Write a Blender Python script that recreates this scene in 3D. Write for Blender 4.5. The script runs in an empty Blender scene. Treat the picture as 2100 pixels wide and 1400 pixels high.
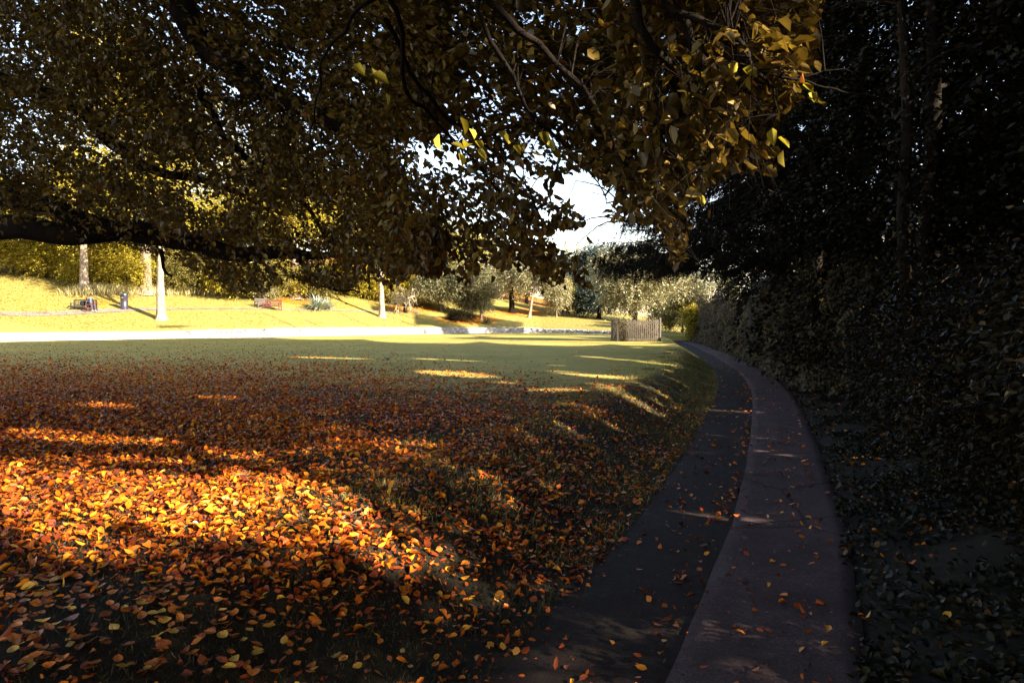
import bpy, math, random
import numpy as np
from mathutils import Vector, Matrix

# ------------------------------------------------------------------ camera, light, sky, exposure
S = bpy.context.scene
COL = S.collection
F = 1350.0                      # focal length in photo pixels (2100 wide)
HC = 1.4                        # camera height above the lawn
PITCH = math.atan((700 - 655) / F)
cam = bpy.data.cameras.new('camera'); camo = bpy.data.objects.new('camera', cam); COL.objects.link(camo)
camo.location = (0, 0, HC); camo.rotation_euler = (math.pi / 2 - PITCH, 0, 0)
cam.sensor_width = 36; cam.lens = F / 2100 * 36; cam.clip_end = 3000; cam.clip_start = 0.05
S.camera = camo
S.render.resolution_x = 1024; S.render.resolution_y = 682

SUN_EL = math.radians(25); SUN_AZ = math.atan2(0.85, -0.53)      # from +Y clockwise towards +X
SUNV = np.array([math.sin(SUN_AZ) * math.cos(SUN_EL), math.cos(SUN_AZ) * math.cos(SUN_EL), math.sin(SUN_EL)])
w = bpy.data.worlds.new('World'); S.world = w; w.use_nodes = True
nt = w.node_tree; bg = nt.nodes['Background']
sky = nt.nodes.new('ShaderNodeTexSky'); sky.sky_type = 'NISHITA'; sky.sun_disc = False
sky.sun_elevation = SUN_EL; sky.sun_rotation = SUN_AZ
sky.air_density = 1.2; sky.dust_density = 0.6; sky.ozone_density = 1.5
wb = nt.nodes.new('ShaderNodeMix'); wb.data_type = 'RGBA'; wb.blend_type = 'MULTIPLY'; wb.inputs[0].default_value = 1     # the photograph's warm white balance
nt.links.new(sky.outputs[0], wb.inputs[6]); wb.inputs[7].default_value = (1.0, .84, .80, 1)
nt.links.new(wb.outputs[2], bg.inputs[0]); bg.inputs[1].default_value = 0.10
sl = bpy.data.lights.new('sun', 'SUN'); so = bpy.data.objects.new('sun', sl); COL.objects.link(so)
sl.energy = 5.0; sl.angle = math.radians(0.5); sl.color = (1.0, 0.90, 0.74)
so.rotation_euler = Vector(SUNV).to_track_quat('Z', 'Y').to_euler(); so.location = (20, -20, 30)
S.view_settings.view_transform = 'Standard'; S.view_settings.look = 'None'
S.view_settings.gamma = 1; S.view_settings.exposure = 2.65
S.view_settings.use_curve_mapping = False
try:
    S.cycles.max_bounces = 6; S.cycles.diffuse_bounces = 3; S.cycles.transmission_bounces = 4
except Exception: pass

# ------------------------------------------------------------------ projection helpers
cp, sp_ = math.cos(PITCH), math.sin(PITCH)
def ray(px, py):
    a = (px - 1050) / F; b = (700 - py) / F
    return a, cp + sp_ * b, -sp_ + cp * b
def at(px, py, Y):                       # the point at distance Y seen at a pixel
    x, y, z = ray(px, py); t = Y / y
    return np.array([x * t, Y, HC + z * t])
def gr(px, py, z0=0.0):                  # the point on a level plane seen at a pixel
    x, y, z = ray(px, py); t = (z0 - HC) / z
    return np.array([x * t, y * t, z0])
def proj(P):
    P = np.atleast_2d(P); d = P - np.array([0, 0, HC])
    f = np.maximum(d[:, 1] * cp - d[:, 2] * sp_, 1e-3); u = d[:, 1] * sp_ + d[:, 2] * cp
    return 1050 + F * d[:, 0] / f, 700 - F * u / f

# ------------------------------------------------------------------ terrain
ZP = -0.52
pl = [(1100,1291),(1200,1180),(1310,1060),(1390,950),(1440,870),(1475,800),(1466,760),(1430,730),(1400,711),(1365,696)]
PL = np.array([gr(a, b, ZP)[:2] for a, b in pl])
s0 = (PL[1] - PL[0]) / (PL[1, 1] - PL[0, 1]); s1 = (PL[-1] - PL[-2]) / (PL[-1, 1] - PL[-2, 1])
PL = np.vstack([[PL[0] + s0 * 0.9 * (-14 - PL[0, 1])], PL, [PL[-1] + s1 * 60 - np.array([8, 0])]])
_ys = np.linspace(-14, 110, 600); _xs = np.interp(_ys, PL[:, 1], PL[:, 0])
_k = np.ones(25) / 25
_xp = np.concatenate([_xs[0] + (_xs[1]-_xs[0])*np.arange(-12, 0), _xs, _xs[-1] + (_xs[-1]-_xs[-2])*np.arange(1, 13)])
_xsm = np.convolve(_xp, _k, 'valid')
_n = _ys < 8; _w = np.clip((_ys - 6) / 6, 0, 1); _xs = _xs * (1 - _w) + _xsm * _w
def XL(y): return np.interp(y, _ys, _xs)
KW, RW = 0.86, 1.83                       # dark strip and full path width
def smooth(t):
    t = np.clip(t, 0, 1); return t * t * (3 - 2 * t)
wl = [(-260,703,683),(0,700,682.5),(162,697,681),(335,694,679.3),(398,693,675.5),(548,691.5,674),(560,691,671.5),(680,688.5,671.3),
      (780,686.3,671.3),(915,684.4,670.8),(1000,682.8,670.3),(1085,682.2,670.7),(1110,682.4,673.5),(1180,683.3,675.5),(1262,685,678.5),(1330,687,681)]
WALL = []
for a, b, t in wl:
    g = gr(a, b, 0); q = at(a, t, g[1]); WALL.append((g[0], g[1], q[2]))
WALL = np.array(WALL); WA = WALL[:, 0] / WALL[:, 1]
SLA = [(a - 1050) / F for a in (0, 700, 850, 1000, 1100, 1262, 1400)]
SLV = [0.28, 0.25, 0.21, 0.15, 0.105, 0.05, 0.02]
_rng0 = np.random.default_rng(3)
_wv = [( _rng0.uniform(.15, .9), _rng0.uniform(0, 6.28), _rng0.uniform(0, 6.28)) for _ in range(7)]
def bumps(x, y):
    z = 0
    for i, (f, a, p) in enumerate(_wv): z = z + np.sin((x * math.cos(a) + y * math.sin(a)) * f * 2 + p) / (f * 3 + .5)
    return z * 0.012
def terrain(x, y):
    x = np.asarray(x, float); y = np.asarray(y, float)
    xl = XL(y); wd = np.interp(y, [0, 4, 9, 18, 40, 60], [1.9, 1.9, 2.0, 1.6, 1.0, .8])
    z = ZP * smooth((x - (xl - wd)) / wd)
    r = x - (xl + RW)
    z = z + np.where(r > 0, 0.35 * smooth(r / 3.0) + 0.25 * smooth((r - 4) / 12), 0)
    off = smooth(np.maximum(xl - x, r) / 0.8)
    z = z + np.where(r > 0, 1, 0) * smooth(r / .8) * (.035 * np.sin(x * 5.1 + np.sin(y * 3)) * np.sin(y * 4.3 + x) + .02 * np.sin(x * 11 + y * 7) * np.sin(y * 13 - x * 5)) * (y < 22)
    z = z + bumps(x, y) * off * np.interp(y, [0, 14, 25], [1.0, .8, .5])
    yy = np.maximum(y, 8.0); a = x / yy
    Yw = np.interp(a, WA, WALL[:, 1]); d = yy - Yw
    zt = np.interp(a, WA, WALL[:, 2]) * np.interp(a, [.16, .22], [1, 0])
    sl_ = np.interp(a, SLA, SLV)
    hill = zt - 0.04 + sl_ * np.minimum(d, 30) + sl_ * .5 * np.clip(d - 30, 0, 60)
    z = np.where((d > 0.34) & (y > 8), np.maximum(hill, z), z)
    return z
def T(x, y): return float(terrain(x, y))
def on_ground(px, py, ymax=120):          # march along a pixel's ray to the terrain
    x, y, z = ray(px, py)
    ts = np.linspace(2, ymax, 4000) / y
    P = np.stack([x * ts, y * ts, HC + z * ts], 1)
    b = np.nonzero(P[:, 2] <= terrain(P[:, 0], P[:, 1]))[0]
    if len(b) == 0: return None
    return P[b[0]]

# ------------------------------------------------------------------ where the sun comes through: openings cut in the tree crowns to lay out the light
CAPS = [  # x0,y0,x1,y1,half thickness (photo pixels on the ground)
 (560,689,800,689,7),(750,692,985,696,10),(985,696,1247,702,9),(1247,702,1385,704,5.5),(900,686.5,1265,690,1.6),
 (1180,729,1290,738,1.6),(1290,738,1390,750,1.8),(860,762,1010,772,5),(1130,761,1300,777,3.5),(1080,800,1200,800,4),(1010,783,1060,787,2),
 (1220,786,1345,843,6),(1290,778,1340,800,3),(1130,862,1175,888,4),(1180,900,1240,930,3),(1170,990,1270,1030,6),(1330,850,1390,880,3),
 (1160,830,1260,870,4),(1050,950,1090,980,6),
 (150,830,270,838,6),(400,815,470,820,3),(330,850,420,858,2),(590,850,640,857,4),(0,890,370,914,9),(400,925,540,947,9),(150,936,400,954,8),
 (790,905,890,925,6),(640,955,730,970,6),(150,990,380,1085,36),(350,1000,480,1085,42),(470,985,640,1060,42),(590,1000,755,1094,32),
 (60,1070,330,1180,28),(420,1085,600,1130,16),(780,1040,850,1100,7),(200,980,420,990,14),(-50,1010,180,1060,30),(820,1000,880,1040,5),(990,850,1030,856,3),
 (960,900,1010,925,4),(1060,1080,1130,1105,4),
 (1330,1055,1570,1070,11),(1530,925,1620,938,5),(1690,940,1790,943,3),(1715,953,1800,963,3),(1470,777,1645,790,4),(1650,775,1750,790,6),
 (1500,842,1565,848,2.5),(1395,707,1455,712,1.6),(1530,898,1600,903,2.5),(1440,838,1500,845,2),(1420,890,1520,897,2),(1400,925,1480,930,2),(1540,1100,1600,1115,5),
 (850,735,1000,742,1.5),(600,732,760,736,1.2)]
_rc0 = np.random.default_rng(8)
for _ in range(46):                      # small flecks along the crest and face of the bank
    _x = _rc0.uniform(1040, 1400); _y = np.interp(_x, [1040, 1200, 1300, 1400], [905, 830, 795, 745]) + _rc0.normal(0, 30); _l = _rc0.uniform(10, 45)
    CAPS.append((_x, _y, _x + _l, _y + _l * _rc0.uniform(.25, .55), _rc0.uniform(1.2, 3.2)))
for _ in range(22):
    _x = _rc0.uniform(1380, 1640); _y = _rc0.uniform(760, 1150); _l = _rc0.uniform(12, 60); CAPS.append((_x, _y, _x + _l, _y + _l * .06, _rc0.uniform(1, 2.6)))
CAPS = np.array(CAPS, float)
LITPTS = [at(*q) for q in [(690,135,3.3),(905,265,3.1),(930,232,3.3),(966,298,3.2),(1000,256,3.4),(1097,266,3.6),(1580,232,3.2),
          (1490,118,3.2),(1640,160,3.4),(1430,340,3.6),(1285,130,4.0),(760,120,3.6)]]
LITPTS = np.array(LITPTS)
LITBALLS = [(np.array([9.4, 42.0, 3.2]), 2.3), (np.array([6.6, 42.5, 3.6]), 1.3), (at(1436, 655, 57), 1.5), (at(1500, 620, 44), .8), (at(1462, 640, 50), 1.0), (at(1480, 680, 42), .5), (at(1540, 640, 33), .35), (at(1600, 700, 26), .2), (at(1560, 600, 30), .3), (at(1700, 770, 18), .3), (at(1650, 640, 22), .2), (at(1740, 600, 16), .15), (at(1790, 700, 12), .1), (at(1700, 480, 16), .15), (at(1760, 380, 15), .15), (at(1862, 560, 9.5), .10), (at(1872, 660, 9.5), .10), (at(1856, 470, 9.5), .08)]
_rl = np.random.default_rng(77)
def sun_open(P, slope=True):
    """true where a leaf at P would stand in one of the openings that let the sun down to the ground"""
    P = np.atleast_2d(P); zg = np.zeros(len(P))
    for _ in range(4):
        t = (P[:, 2] - zg) / SUNV[2]; G = P - SUNV * t[:, None]
        zg = terrain(G[:, 0], G[:, 1])
    G[:, 2] = zg
    j = _rl.normal(0, .05, (len(P), 2)); G[:, :2] += j
    ok = (G[:, 1] > 1.5) & (t > 0.5)
    px, py = proj(G)
    o = np.zeros(len(P), bool)
    for x0, y0, x1, y1, r in CAPS:
        dx, dy = x1 - x0, y1 - y0
        u = np.clip(((px - x0) * dx + (py - y0) * dy) / (dx * dx + dy * dy), 0, 1)
        dd = np.hypot((px - x0 - u * dx) * (r / 22 if r < 22 else 1) * 0 + (px - x0 - u * dx) * .35, py - y0 - u * dy)
        o |= dd < r * np.sqrt(np.clip(1.15 - (2 * u - 1) ** 2, .1, 1))
    # the slope beyond the wall stands in the sun
    a = G[:, 0] / np.maximum(G[:, 1], 8); Yw = np.interp(a, WA, WALL[:, 1])
    beyond = G[:, 1] > Yw - .6
    shade = ((px > 855) & (px < 1075) & (py > 632 + (px - 855) * .08) & (py < 692)) | ((px > 780) & (px < 900) & (py > 618) & (py < 643)) \
        | ((px > 325) & (px < 398) & (py > 668) & (py < 684) ) | (px > 1340)
    if slope: o |= beyond & ~shade
    o &= ok
    for q in LITPTS:
        v = P - q; tt = v @ SUNV; dd = np.linalg.norm(v - tt[:, None] * SUNV, axis=1)
        o |= (dd < 0.11) & (tt > .25)
    for q, rad in LITBALLS:
        v = P - q; tt = v @ SUNV; dd = np.linalg.norm(v - tt[:, None] * SUNV, axis=1)
        o |= (dd < rad * _rl.uniform(.8, 1.1, len(P))) & (tt > rad * 1.3)
    return o

# ------------------------------------------------------------------ mesh helpers
def mesh_np(name, V, Fq, Ft=None, rnd=None, mat=None, smooth_=False, parent=None):
    me = bpy.data.meshes.new(name)
    V = np.asarray(V, np.float32); me.vertices.add(len(V)); me.vertices.foreach_set('co', V.ravel())
    loops = []; starts = []; tot = []; c = 0
    for Fa in (Fq, Ft):
        if Fa is None or len(Fa) == 0: continue
        Fa = np.asarray(Fa, np.int32); k = Fa.shape[1]
        loops.append(Fa.ravel()); starts.append(c + np.arange(len(Fa)) * k); tot.append(np.full(len(Fa), k)); c += Fa.size
    loops = np.concatenate(loops); starts = np.concatenate(starts); tot = np.concatenate(tot)
    me.loops.add(len(loops)); me.loops.foreach_set('vertex_index', loops)
    me.polygons.add(len(starts)); me.polygons.foreach_set('loop_start', starts); me.polygons.foreach_set('loop_total', tot)
    if smooth_: me.polygons.foreach_set('use_smooth', np.ones(len(starts), bool))
    me.update(calc_edges=True)
    if rnd is not None:
        at_ = me.attributes.new('rnd', 'FLOAT', 'FACE'); at_.data.foreach_set('value', np.asarray(rnd, np.float32))
    if mat: me.materials.append(mat)
    o = bpy.data.objects.new(name, me); COL.objects.link(o)
    if parent: o.parent = parent
    return o
def unit(v): return v / np.maximum(np.linalg.norm(v, axis=-1, keepdims=True), 1e-9)
class Leaves:
    def __init__(s): s.P = []; s.D = []; s.N = []; s.L = []; s.W = []; s.R = []
    def add(s, P, D, N, L, W, R=None):
        n = len(P)
        if n == 0: return
        s.P.append(P); s.D.append(unit(D)); s.N.append(N); s.L.append(np.broadcast_to(L, (n,))); s.W.append(np.broadcast_to(W, (n,)))
        s.R.append(_rl.random(n) if R is None else np.broadcast_to(R, (n,)))
    def cat(s): return [np.concatenate(a) for a in (s.P, s.D, s.N, s.L, s.W, s.R)]
    def cull(s, slope=True):
        P, D, N, L, W, R = s.cat(); k = ~(sun_open(P, slope) | sun_open(P + D * L[:, None], slope))
        s.P, s.D, s.N, s.L, s.W, s.R = [P[k]], [D[k]], [N[k]], [L[k]], [W[k]], [R[k]]
    def build(s, name, mat, parent, detail=True, off=None, fold=.25, droop=.15, vary=False):
        P, D, N, L, W, R = s.cat(); n = len(P)
        if off is not None: P = P - off
        Sd = unit(np.cross(D, N)); N = np.cross(Sd, D); L = L[:, None]; W = W[:, None]
        if vary: fold = _rl.normal(.18, .28, (n, 1)); droop = _rl.normal(-.05, .28, (n, 1)); W = W * _rl.uniform(.7, 1.25, (n, 1))
        if detail:
            v = [P, P + D*L*.28 + Sd*W*.46 + N*W*fold, P + D*L*.66 + Sd*W*.40 + N*(W*fold - L*droop*.4), P + D*L - N*L*droop,
                 P + D*L*.66 - Sd*W*.40 + N*(W*fold - L*droop*.4), P + D*L*.28 - Sd*W*.46 + N*W*fold]
            V = np.stack(v, 1).reshape(-1, 3); b = np.arange(n)[:, None] * 6
            Fq = np.concatenate([b + np.array([[0, 1, 2, 3]]), b + np.array([[0, 3, 4, 5]])], 1).reshape(-1, 4)
            rr = np.repeat(R, 2)
        else:
            v = [P, P + D*L*.45 + Sd*W*.5 + N*W*.15, P + D*L, P + D*L*.45 - Sd*W*.5 + N*W*.15]
            V = np.stack(v, 1).reshape(-1, 3); b = np.arange(n)[:, None] * 4
            Fq = b + np.array([[0, 1, 2, 3]]); rr = R
        return mesh_np(name, V, Fq, None, rr, mat, False, parent)
class Tubes:
    def __init__(s): s.V = []; s.F = []; s.n = 0; s.R = []
    def add(s, pts, rad, sides=6, wob=0.0, rnd=.5):
        pts = np.asarray(pts, float); m = len(pts); rad = np.broadcast_to(rad, (m,))
        tg = unit(np.gradient(pts, axis=0)); ref = np.where(np.abs(tg[:, 2:3]) > .9, np.array([[1., 0, 0]]), np.array([[0, 0, 1.]]))
        a = unit(np.cross(tg, ref)); b = np.cross(tg, a)
        th = np.arange(sides) / sides * 2 * math.pi
        rr = rad[:, None] * (1 + wob * _rl.normal(0, 1, (m, sides)))
        V = pts[:, None] + (a[:, None] * np.cos(th)[None, :, None] + b[:, None] * np.sin(th)[None, :, None]) * rr[:, :, None]
        i = np.arange(m - 1)[:, None] * sides; j = np.arange(sides)[None]
        k = (j + 1) % sides
        Fq = np.stack([i + j, i + k, i + sides + k, i + sides + j], -1).reshape(-1, 4) + s.n
        s.V.append(V.reshape(-1, 3)); s.F.append(Fq); s.n += m * sides; s.R.append(np.full(len(Fq), rnd))
    def build(s, name, mat, parent=None, off=None, smooth_=True):
        V = np.concatenate(s.V)
        if off is not None: V = V - off
        return mesh_np(name, V, np.concatenate(s.F), None, np.concatenate(s.R), mat, smooth_, parent)
def curve(pts, n):                       # smooth resample (Catmull-Rom)
    p = np.asarray(pts, float); m = len(p)
    q = np.vstack([2 * p[0] - p[1], p, 2 * p[-1] - p[-2]])
    u = np.linspace(0, m - 1 - 1e-6, n); i = u.astype(int); t = (u - i)[:, None]
    a, b, c, d = q[i], q[i + 1], q[i + 2], q[i + 3]
    return .5 * ((2*b) + (-a + c)*t + (2*a - 5*b + 4*c - d)*t**2 + (-a + 3*b - 3*c + d)*t**3)
class MB:                                # boxes and small solids for furniture
    def __init__(s): s.V = []; s.F = []; s.n = 0
    def box(s, c, sz, rot=None, bev=0.0):
        c = np.array(c, float); h = np.array(sz, float) / 2
        if bev > 0:
            b = min(bev, h.min() * .6); pts = []
            for sx in (-1, 1):
                for sy in (-1, 1):
                    for sz_ in (-1, 1):
                        g = np.array([sx, sy, sz_])
                        for ax in range(3):
                            q = g * (h - b); q[ax] = g[ax] * h[ax]; pts.append(q)
            bm = bmesh.new(); vs = [bm.verts.new(p) for p in pts]; bmesh.ops.convex_hull(bm, input=vs)
            bm.verts.index_update(); V = np.array([v.co[:] for v in bm.verts]); Fs = [[v.index for v in f.verts] for f in bm.faces]; bm.free()
        else:
            V = np.array([[x, y, z] for x in (-1, 1) for y in (-1, 1) for z in (-1, 1)]) * h
            Fs = [[0,1,3,2],[4,6,7,5],[0,4,5,1],[2,3,7,6],[0,2,6,4],[1,5,7,3]]
        if rot is not None: V = V @ np.array(rot).T
        s.V.append(V + c); s.F += [[i + s.n for i in f] for f in Fs]; s.n += len(V)
    def lathe(s, c, prof, sides=20):
        th = np.arange(sides) / sides * 2 * math.pi; V = []
        for r, z in prof: V.append(np.stack([c[0] + r*np.cos(th), c[1] + r*np.sin(th), np.full(sides, c[2] + z)], 1))
        for i in range(len(prof) - 1):
            for j in range(sides):
                k = (j + 1) % sides; s.F.append([s.n + i*sides + j, s.n + i*sides + k, s.n + (i+1)*sides + k, s.n + (i+1)*sides + j])
        s.V.append(np.concatenate(V)); s.n += len(prof) * sides
    def rod(s, p, q, r, sides=8):
        t = Tubes(); t.add([p, q], r, sides); s.V.append(t.V[0]); s.F += (t.F[0] + s.n).tolist()
        s.F.append([s.n + i for i in range(sides)][::-1]); s.F.append([s.n + sides + i for i in range(sides)]); s.n += sides * 2
    def build(s, name, mat, parent=None, smooth_=False):
        me = bpy.data.meshes.new(name); me.from_pydata(np.concatenate(s.V).tolist(), [], s.F); me.update()
        if smooth_: me.polygons.foreach_set('use_smooth', np.ones(len(me.polygons), bool))
        me.materials.append(mat); o = bpy.data.objects.new(name, me); COL.objects.link(o)
        if parent: o.parent = parent
        return o
import bmesh
def tag(o, label=None, cat=None, group=None, kind=None):
    if label: o['label'] = label
    if cat: o['category'] = cat
    if group: o['group'] = group
    if kind: o['kind'] = kind
    return o
def thing(name, label, cat, loc=(0, 0, 0), rz=0, group=None):
    o = bpy.data.objects.new(name, None); COL.objects.link(o); o.location = loc; o.rotation_euler = (0, 0, rz); o.empty_display_size = .3
    return tag(o, label, cat, group)

# ------------------------------------------------------------------ materials
def newmat(name):
    m = bpy.data.materials.new(name); m.use_nodes = True; n = m.node_tree; n.nodes.clear()
    out = n.nodes.new('ShaderNodeOutputMaterial'); return m, n, out
def ramp(n, stops, fac):
    r = n.nodes.new('ShaderNodeValToRGB'); e = r.color_ramp.elements
    while len(e) < len(stops): e.new(.5)
    for i, (p, c) in enumerate(stops): e[i].position = p; e[i].color = (*c, 1)
    n.links.new(fac, r.inputs[0]); return r.outputs[0]
def noise(n, scale, detail=6, rough=.6, vec=None, dist=0):
    t = n.nodes.new('ShaderNodeTexNoise'); t.inputs['Scale'].default_value = scale; t.inputs['Detail'].default_value = detail
    t.inputs['Roughness'].default_value = rough; t.inputs['Distortion'].default_value = dist
    if vec: n.links.new(vec, t.inputs['Vector'])
    return t.outputs['Fac']
def mixc(n, a, b, f, typ='MIX'):
    m = n.nodes.new('ShaderNodeMix'); m.data_type = 'RGBA'; m.blend_type = typ
    for s, v in ((m.inputs[0], f), (m.inputs[6], a), (m.inputs[7], b)):
        if isinstance(v, (int, float)): s.default_value = v
        elif isinstance(v, tuple): s.default_value = (*v, 1)
        else: n.links.new(v, s)
    return m.outputs[2]
def princ(n, out, col, rough=.7, bump=None, bs=.3, dist=.02, spec=.3, metal=0):
    p = n.nodes.new('ShaderNodeBsdfPrincipled')
    if isinstance(col, tuple): p.inputs['Base Color'].default_value = (*col, 1)
    else: n.links.new(col, p.inputs['Base Color'])
    if isinstance(rough, (int, float)): p.inputs['Roughness'].default_value = rough
    else: n.links.new(rough, p.inputs['Roughness'])
    p.inputs['Specular IOR Level'].default_value = spec; p.inputs['Metallic'].default_value = metal
    if bump is not None:
        b = n.nodes.new('ShaderNodeBump'); b.inputs['Strength'].default_value = bs; b.inputs['Distance'].default_value = dist
        n.links.new(bump, b.inputs['Height']); n.links.new(b.outputs[0], p.inputs['Normal'])
    n.links.new(p.outputs[0], out.inputs[0]); return p
def leafmat(name, stops, trans=.3, rough=.5, spec=.25, tcol=(1.0, .95, .5)):
    m, n, out = newmat(name)
    a = n.nodes.new('ShaderNodeAttribute'); a.attribute_name = 'rnd'
    c = ramp(n, stops, a.outputs['Fac'])
    p = princ(n, out, c, rough, spec=spec)
    if trans > 0:
        t = n.nodes.new('ShaderNodeBsdfTranslucent'); n.links.new(mixc(n, c, tcol, 1.0, 'MULTIPLY'), t.inputs[0])
        mx = n.nodes.new('ShaderNodeMixShader'); mx.inputs[0].default_value = trans
        n.links.new(p.outputs[0], mx.inputs[1]); n.links.new(t.outputs[0], mx.inputs[2]); n.links.new(mx.outputs[0], out.inputs[0])
    return m
def geo(n): return n.nodes.new('ShaderNodeNewGeometry').outputs['Position']
def barkmat(name, a, b, sc=6):
    m, n, out = newmat(name); g = geo(n)
    mp = n.nodes.new('ShaderNodeMapping'); mp.inputs['Scale'].default_value = (1, 1, .25); n.links.new(g, mp.inputs[0])
    f = noise(n, sc * 2, 8, .7, mp.outputs[0], .6); f2 = noise(n, sc * .3, 3, .5, g)
    c = mixc(n, ramp(n, [(.3, a), (.7, b)], f), ramp(n, [(.35, (.55,.55,.55)), (.7, (1.1,1.1,1.1))], f2), 1.0, 'MULTIPLY')
    princ(n, out, c, .95, f, .8, .05, .05); return m
def simple(name, col, rough=.6, var=.2, sc=20, spec=.3, metal=0):
    m, n, out = newmat(name); f = noise(n, sc, 5, .6, geo(n))
    c = ramp(n, [(.3, tuple(x * (1 - var) for x in col)), (.7, tuple(min(1, x * (1 + var)) for x in col))], f)
    princ(n, out, c, rough, f, .3, .004, spec, metal); return m

M = {}
M['canopy'] = leafmat('beech_leaf', [(0,(.06,.034,.006)),(.45,(.125,.076,.014)),(.85,(.20,.125,.022)),(.965,(.26,.17,.025)),(.985,(.30,.09,.02)),(1,(.30,.24,.04))], .3, .42, .35)
M['shadeleaf'] = leafmat('shade_leaf', [(0,(.03,.03,.008)),(1,(.07,.055,.014))], .15)
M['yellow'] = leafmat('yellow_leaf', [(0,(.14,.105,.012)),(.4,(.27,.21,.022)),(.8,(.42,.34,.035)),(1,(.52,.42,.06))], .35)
M['olive'] = leafmat('olive_leaf', [(0,(.06,.05,.012)),(.5,(.13,.11,.025)),(1,(.25,.20,.05))], .25)
M['pale'] = leafmat('pale_leaf', [(0,(.10,.09,.04)),(.5,(.27,.24,.12)),(1,(.52,.47,.29))], .2, .4, .5)
M['grey'] = leafmat('grey_green_leaf', [(0,(.05,.053,.025)),(.5,(.15,.145,.07)),(1,(.36,.32,.17))], .2)
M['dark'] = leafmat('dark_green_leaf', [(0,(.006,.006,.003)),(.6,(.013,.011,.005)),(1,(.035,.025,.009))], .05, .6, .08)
M['blue'] = leafmat('blue_green_leaf', [(0,(.022,.035,.032)),(.6,(.05,.07,.06)),(1,(.10,.12,.09))], .1)  # blue green foliage whose tint also carries the distance haze
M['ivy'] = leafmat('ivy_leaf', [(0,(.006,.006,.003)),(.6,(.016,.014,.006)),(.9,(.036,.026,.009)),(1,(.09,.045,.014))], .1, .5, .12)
M['thicket'] = leafmat('thicket_leaf', [(0,(.015,.012,.005)),(.7,(.05,.038,.012)),(1,(.16,.12,.04))], .1)
M['bankgrass'] = leafmat('bank_blade', [(0,(.05,.038,.012)),(.5,(.16,.125,.032)),(1,(.32,.255,.07))], .2)
M['hedge'] = leafmat('hedge_leaf', [(0,(.018,.018,.008)),(.5,(.045,.038,.014)),(.85,(.09,.060,.020)),(1,(.17,.09,.028))], .12, .5, .15)  # lighter copy of the ivy leaf, light on the hedge put into its colour
M['flax'] = leafmat('flax_leaf', [(0,(.10,.13,.09)),(.5,(.24,.28,.22)),(1,(.45,.46,.36))], .1, .35, .5)
M['litter'] = leafmat('fallen_leaf', [(0,(.05,.014,.005)),(.15,(.17,.028,.005)),(.35,(.34,.060,.005)),(.62,(.56,.140,.006)),(.85,(.66,.25,.012)),(.97,(.58,.32,.03)),(1,(.30,.14,.05))], .15, .5, .25, (1,.8,.4))
M['hill_litter'] = leafmat('slope_leaf', [(0,(.22,.06,.008)),(.4,(.42,.21,.015)),(1,(.5,.36,.04))], .1)
M['drygrass'] = leafmat('dry_grass', [(0,(.26,.22,.08)),(1,(.50,.42,.2))], .3)
M['turf'] = leafmat('turf_blade', [(0,(.015,.013,.004)),(.6,(.04,.036,.009)),(1,(.09,.075,.02))], .2)
M['weed'] = leafmat('pale_weed', [(0,(.18,.28,.24)),(1,(.36,.42,.36))], .2)
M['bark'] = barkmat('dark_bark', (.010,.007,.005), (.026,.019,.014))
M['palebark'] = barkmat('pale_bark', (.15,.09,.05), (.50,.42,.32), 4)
M['midbark'] = barkmat('ivy_bark', (.14,.09,.05), (.34,.26,.19), 4)
M['twigpale'] = barkmat('pale_twig', (.3,.25,.17), (.55,.48,.36), 5)
M['ivybark'] = barkmat('ivy_stem_bark', (.014,.009,.005), (.05,.034,.022), 5)
M['wood'] = simple('bench_wood', (.11,.032,.026), .6, .35, 30)
M['blackwood'] = simple('dark_bench_wood', (.02,.018,.02), .5, .3, 30)
M['iron'] = simple('grey_railing_metal', (.115,.095,.07), .5, .3, 30, .5)
M['bin'] = simple('bin_metal', (.022,.020,.028), .35, .25, 12, .6)
M['binslot'] = simple('bin_slot_shade', (.008,.008,.008), .8, .1)
M['binlabel'] = simple('bin_label', (.22,.15,.11), .6, .1)
M['skin'] = simple('skin', (.22,.10,.06), .5, .08)
M['coat'] = simple('coat_cloth', (.016,.011,.018), .8, .2, 40)
M['shirt'] = simple('blue_shirt', (.05,.14,.42), .8, .1)
M['trousers'] = simple('trouser_cloth', (.045,.030,.042), .85, .15, 40)
M['cap'] = simple('cap_cloth', (.012,.012,.02), .8, .1)
M['shoe'] = simple('white_shoe', (.35,.35,.38), .5, .05)
M['hair'] = simple('dark_hair', (.02,.015,.012), .7, .2)
M['dog'] = simple('dog_fur', (.09,.03,.012), .8, .3, 30)
M['bag'] = simple('black_bag', (.01,.01,.014), .5, .2)
M['stick'] = simple('dead_stick', (.15,.10,.07), .8, .3, 30)

# ------------------------------------------------------------------ ground
def axis(segs):
    out = []
    for a, b, s in segs: out.append(np.arange(a, b, s))
    return np.concatenate(out + [[segs[-1][1]]])
gx = axis([(-900,-200,100),(-200,-70,8),(-70,-40,1.2),(-40,-14,.45),(-14,-6,.25),(-6,4,.1),(4,12,.14),(12,22,.3),(22,60,1.5),(60,200,10),(200,900,100)])
gy = axis([(-400,-60,40),(-60,-10,3),(-10,1.5,.5),(1.5,9,.09),(9,20,.16),(20,42,.3),(42,72,.2),(72,100,.8),(100,200,8),(200,1000,100)])
GX, GY = np.meshgrid(gx, gy)
GZ = terrain(GX, GY)
r1 = np.abs(GX - (XL(GY) + RW / 2)) - RW / 2
GZ = np.where((GY > -13) & (GY < 108), GZ - 0.05 * smooth(-r1 / .3), GZ)
V = np.stack([GX.ravel(), GY.ravel(), GZ.ravel()], 1)
nx, ny = len(gx), len(gy)
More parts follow.
